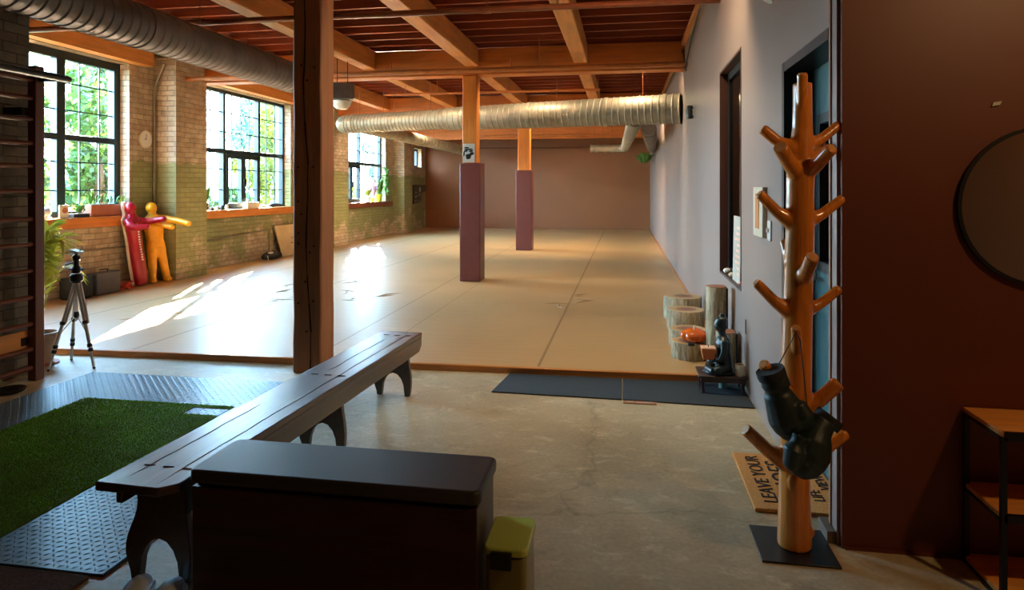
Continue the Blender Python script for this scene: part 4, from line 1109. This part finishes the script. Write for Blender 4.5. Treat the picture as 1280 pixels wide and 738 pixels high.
jar(10.48,.035,.05,'crack','tiny dark jar right of the patterned pot')
jar(10.62,.03,.07,'alu','small grey metal jar on the second sill, beside the dark one')
jar(10.76,.03,.08,'frame_dark','small green black jar on the second sill below the mullion')
jar(10.90,.03,.09,'alu','tall grey jar on the second sill just left of the casement')
t = thing('tissue_box', (-7.1,11.72,Z), 'cream box with small bottles on it below the casement window', 'box')
bx('box_body', 'cream', (-7.16,-7.05,11.50,11.90,Z,Z+.12), t, .005)
jar(11.57,.03,.06,'white','small white jar standing on the cream box', -7.1, Z+.12)
t = thing('folded_cloth', (-7.1,12.7,Z), 'dark grey folded cloth on right end of the second sill', 'cloth')
mb = MB(); mb.tube([(-7.12,12.35,Z+.03),(-7.1,12.5,Z+.045),(-7.12,12.65,Z+.05),(-7.1,12.85,Z+.035)], [.03,.05,.05,.03], 12, ry=[.02,.045,.04,.02]); mb.build('cloth_roll', 'baggrey', t)
# third window plants
def potplant(y_, r, h, pm, fm, fr, fh, n, label, w=.02):
    t = thing('sill_plant', (-7.1,y_,Z), label, 'potted plant')
    mb = MB(); mb.lathe([(r*.7,0),(r,h*.9),(r*1.05,h)], (-7.1,y_,Z), 18); mb.build('pot', pm, t)
    mb = MB(); leaves(mb, (-7.1,y_,Z+h), fr, n, fh, w); mb.build('foliage', fm, t, flip=False)
potplant(18.35,.11,.22,'greenpot','leaf_d',.2,.5,60,'bushy plant in a lime pot on right end of third sill',.03)
potplant(17.9,.08,.12,'greenpot','lilac',.2,.55,50,'lilac flowering plant on the third window sill',.03)
potplant(17.55,.09,.16,'bluewhite','leaf',.12,.25,30,'small yellow green plant in a pale pot on third sill')
potplant(16.0,.07,.08,'pot_tan','leaf',.10,.5,26,'tall thin yellow green plant at left of third sill')
potplant(15.68,.06,.07,'terra','leaf_d',.08,.12,14,'tiny plant at the far left corner of third sill')
t = thing('trailing_plant', (-6.98,18.9,1.1), 'green plant hanging at the right jamb of third window', 'plant')
mb = MB()
for k in range(12): leaves(mb, (-7.02,18.85+R.uniform(-.1,.15),1.25+.07*k), .12, 9, .1, .03)
mb.build('foliage', 'leaf_d', t, flip=False)

# board and bag on the mat at the green wall
t = thing('leaning_board', (-6.95,13.3,.05), 'pale wooden board with scribbles leaning on wall behind the nearest post', 'board')
ry = Matrix.Rotation(-.18, 3, 'Y')
mb = MB(); mb.prism([(12.55,.05),(13.9,.05),(13.9,.70),(12.42,.70)], 'X', -6.93, -6.905)
for v in mb.bm.verts: v.co = ry @ (v.co-V((-6.92,13.2,.05)))+V((-6.92,13.2,.05))
mb.build('board_sheet', 'board', t)
mb = MB()
for p_, r_ in (((12.95,.30),(13.25,.32)), ((13.1,.18),(13.12,.45)), ((13.0,.42),(13.22,.40))):
    mb.tube([ry @ (V((-6.902,y_,z))-V((-6.92,13.2,.05)))+V((-6.92,13.2,.05)) for y_, z in (p_, r_)], .007, 6)
mb.build('scribbles', 'ink', t)
t = thing('gear_bag', (-6.85,12.0,.05), 'small dark gear bag on mat left of the leaning board', 'bag')
mb = MB(); mb.tube([(-6.88,11.75,.12),(-6.87,11.9,.14),(-6.85,12.1,.15),(-6.86,12.32,.12)], [.05,.09,.10,.06], 14, ry=[.05,.08,.09,.05]); mb.build('bag_body', 'bagblack', t, remesh=.012, sm_iter=2)
mb = MB(); mb.ball((-6.80,11.88,.20), .05, 1.4, .5); mb.build('towel', 'paper', t)
mb = MB(); mb.tube([(-6.82,11.8,.15),(-6.74,11.7,.07),(-6.70,11.6,.058)], .006, 6); mb.build('drawstring', 'white', t)
t = thing('wall_canvas', (-7.08,22.2,.95), 'black and white patterned hanging on brick near the far corner', 'wall hanging')
mb = MB(); mb.prism([(21.5,.93),(22.3,1.0),(22.35,1.3),(22.9,1.36),(22.9,1.58),(21.5,1.58)], 'X', -7.09, -7.06); mb.build('canvas', 'black', t)
mb = MB()
mb.lathe([(.1,0),(.1,.003)], (-7.06,22.2,1.42), 16, (1,0,0))
for k in range(16):
    y_, z = R.uniform(21.6,22.2), R.uniform(1.02,1.34); mb.lathe([(R.uniform(.015,.04),0),(.02,.004)], (-7.06,y_,z), 6, (1,0,0))
mb.build('pale_marks', 'paper', t)
mb = MB()
for k in range(4): leaves(mb, (.55,19.2+.2*k,2.2), .25, 20, .3, .05)
tag(mb.build('hanging_foliage', 'leaf_d', None, flip=False), 'blurred green plant high in the far right corner under duct', 'plant')

# ------------------------------------------------------------------ outside
tag(bx('ground_outside', 'ground', (-40,-7.46,-12,70,-.5,-.12)), 'grassy ground seen outside the windows', 'ground', kind='structure')
def tree(x, y, h, r, zc, m, n, label, lw=.09, sz=1.0):
    t = thing('garden_tree', (x,y,-.12), label, 'tree')
    mb = MB(); top = V((x,y,zc))
    mb.tube([(x,y,-.12),(x+.05,y,zc*.5),top], [.12,.09,.04], 8)
    for k in range(7):
        a = R.uniform(0,2*PI); mb.tube([(x,y,zc*R.uniform(.3,.9)), (x+math.cos(a)*r*.7,y+math.sin(a)*r*.7,zc+R.uniform(-.3,.6)*h)], [.04,.012], 6)
    mb.build('trunk', 'treebark', t)
    mb = MB(); cl = [(V((R.gauss(0,.45),R.gauss(0,.45),R.gauss(0,.45))), R.uniform(.18,.38)) for _ in range(26)]
    for k in range(n):
        c, s_ = R.choice(cl)
        d = V((R.gauss(0,1),R.gauss(0,1),R.gauss(0,1))).normalized()*s_*R.uniform(.5,1)
        p_ = c+d
        if p_.length > 1.15: continue
        p_ = V((x+p_.x*r, y+p_.y*r, zc+p_.z*h*sz))
        if p_.z < -.1: continue
        u = V((R.gauss(0,1),R.gauss(0,1),R.gauss(0,1))).normalized()*lw*R.uniform(.6,1.2); w_ = u.orthogonal().normalized()*lw*.45
        mb.bm.faces.new([mb.bm.verts.new(q_) for q_ in (p_-u, p_+w_, p_+u, p_-w_)])
    mb.build('foliage', m, t, smooth=False, flip=False)
TREES = [(-9.6,10.75,2.2,.95,2.4,'fol_g',5200,'leafy green tree seen through the right part of first window'),
 (-10.5,8.0,1.0,1.2,.5,'fol_yg',5000,'low yellow green bush behind the first window'),
 (-11.0,12.4,1.0,1.4,.6,'fol_g',5000,'round green bush seen low through the first and second windows'),
 (-11.2,20.6,2.3,1.5,2.4,'fol_yg',8000,'yellow green tree seen through right part of second window'),
 (-13.5,23.2,2.6,1.6,3.4,'fol_b',6000,'blue green tree seen through middle of second window'),
 (-11.5,16.6,1.0,1.5,.6,'fol_g',5000,'low bush seen beneath the second window panes'),
 (-11.5,24.5,1.1,1.6,.7,'fol_yg',4000,'low pale bush seen through second window, farther off'),
 (-13.5,36.5,2.2,1.8,2.8,'fol_b',4000,'pale blue green tree seen through third window'),
 (-12.5,30.5,.8,2.0,.8,'fol_yg',3500,'low bush seen through third window')]
for a in TREES: tree(*a)

# ------------------------------------------------------------------ light
w = bpy.data.worlds.new('world'); scn.world = w; w.use_nodes = True
nt = w.node_tree; bg = nt.nodes['Background']
tc = nt.nodes.new('ShaderNodeTexCoord'); sp = nt.nodes.new('ShaderNodeSeparateXYZ'); nt.links.new(tc.outputs['Generated'], sp.inputs[0])
rp = nt.nodes.new('ShaderNodeValToRGB'); el = rp.color_ramp.elements
el[0].position = 0; el[0].color = (.40,.56,.62,1); el[1].position = .8; el[1].color = (.26,.56,1,1)
q_ = el.new(.15); q_.color = (.45,.76,1,1)
nt.links.new(sp.outputs['Z'], rp.inputs['Fac']); nt.links.new(rp.outputs['Color'], bg.inputs['Color']); bg.inputs['Strength'].default_value = 16
sun = bpy.data.lights.new('sun', 'SUN'); sun.energy = 90; sun.angle = .009; sun.color = (1,.86,.66)
so = bpy.data.objects.new('sun', sun); COL.objects.link(so)
so.rotation_euler = V((.39*math.cos(.436),-.92*math.cos(.436),-math.sin(.436))).to_track_quat('-Z', 'Y').to_euler()
for a, b in WIN:
    l = bpy.data.lights.new('window_portal', 'AREA'); l.shape = 'RECTANGLE'; l.size = b-a; l.size_y = WZ1-WZ0; l.cycles.is_portal = True
    o = bpy.data.objects.new('window_portal', l); COL.objects.link(o); o.location = (-7.42,(a+b)/2,(WZ0+WZ1)/2)
    o.rotation_euler = V((1,0,0)).to_track_quat('-Z', 'Z').to_euler()
# added fill lamps, all out of view, brightening the hall and foreground
def lamp(x, y, z, e_, col, label):  # unseen pendant with shade, added to brighten the dark brown wall
    t = thing('fill_pendant', (x,y,z), label, 'lamp')
    mb = MB(); mb.lathe([(.03,.12),(.05,.1),(.14,.02),(.15,0),(.145,0),(.12,.03),(.02,.09)], (x,y,z), 24); mb.build('lamp_shade', 'black', t)
    mb = MB(); mb.tube([(x,y,z+.11),(x,y,3.6)], .006, 6); mb.build('flex', 'black', t)
    l = bpy.data.lights.new('fill_bulb', 'POINT'); l.energy = e_; l.color = col; l.shadow_soft_size = .06
    o = bpy.data.objects.new('fill_bulb', l); COL.objects.link(o); o.parent = t; o.location = (0,0,-.02)
def girder_fill_lamp(x, y, e_, label):  # unseen batten, added behind a girder as warm fill light
    t = thing('fill_batten', (x,y,3.30), label, 'lamp', 'added fill lamps behind the girders')
    bx('lamp_body', 'white', (x-.16,x+.16,y-.02,y+.02,3.44,3.50), t, .006)
    mb = MB(); mb.tube([(x-.14,y,3.42),(x+.14,y,3.42)], .014, 12); mb.build('lamp_tube', 'cream', t)
    l = bpy.data.lights.new('fill_bulb', 'AREA'); l.shape = 'RECTANGLE'; l.size = .3; l.size_y = .1; l.energy = e_; l.color = (1,.78,.50)
    o = bpy.data.objects.new('fill_bulb', l); COL.objects.link(o); o.parent = t; o.location = (0,.06,.04)
    return o
for gy, xs, e_ in ((GY[0]+.16,(-.75,.1),9), (GY[1]+.16,(-4.75,-3.1,-1.45,.1),6), (GY[2]+.16,(-4.75,-3.1,-1.45,.1),17)):
    for x in xs: girder_fill_lamp(x, gy, e_, 'added slim fill lamp, unseen, on the far side of a ceiling girder')
lamp(2.2,1.3,2.9,15,(1,.62,.28),'added pendant fill lamp out of view in front of the dark brown wall, above the mirror')

# ------------------------------------------------------------------ camera
cam = bpy.data.cameras.new('camera'); co = bpy.data.objects.new('camera', cam); COL.objects.link(co)
co.location = (0,0,EYE); co.rotation_euler = (PI/2,0,TH)
cam.sensor_width = 36; cam.lens = F/1280*36; cam.shift_y = -133/1280; cam.clip_start = .02; cam.clip_end = 200
scn.camera = co
scn.view_settings.view_transform = 'Standard'; scn.view_settings.look = 'None'; scn.view_settings.exposure = 2.08; scn.view_settings.gamma = 1
scn.view_settings.use_curve_mapping = False
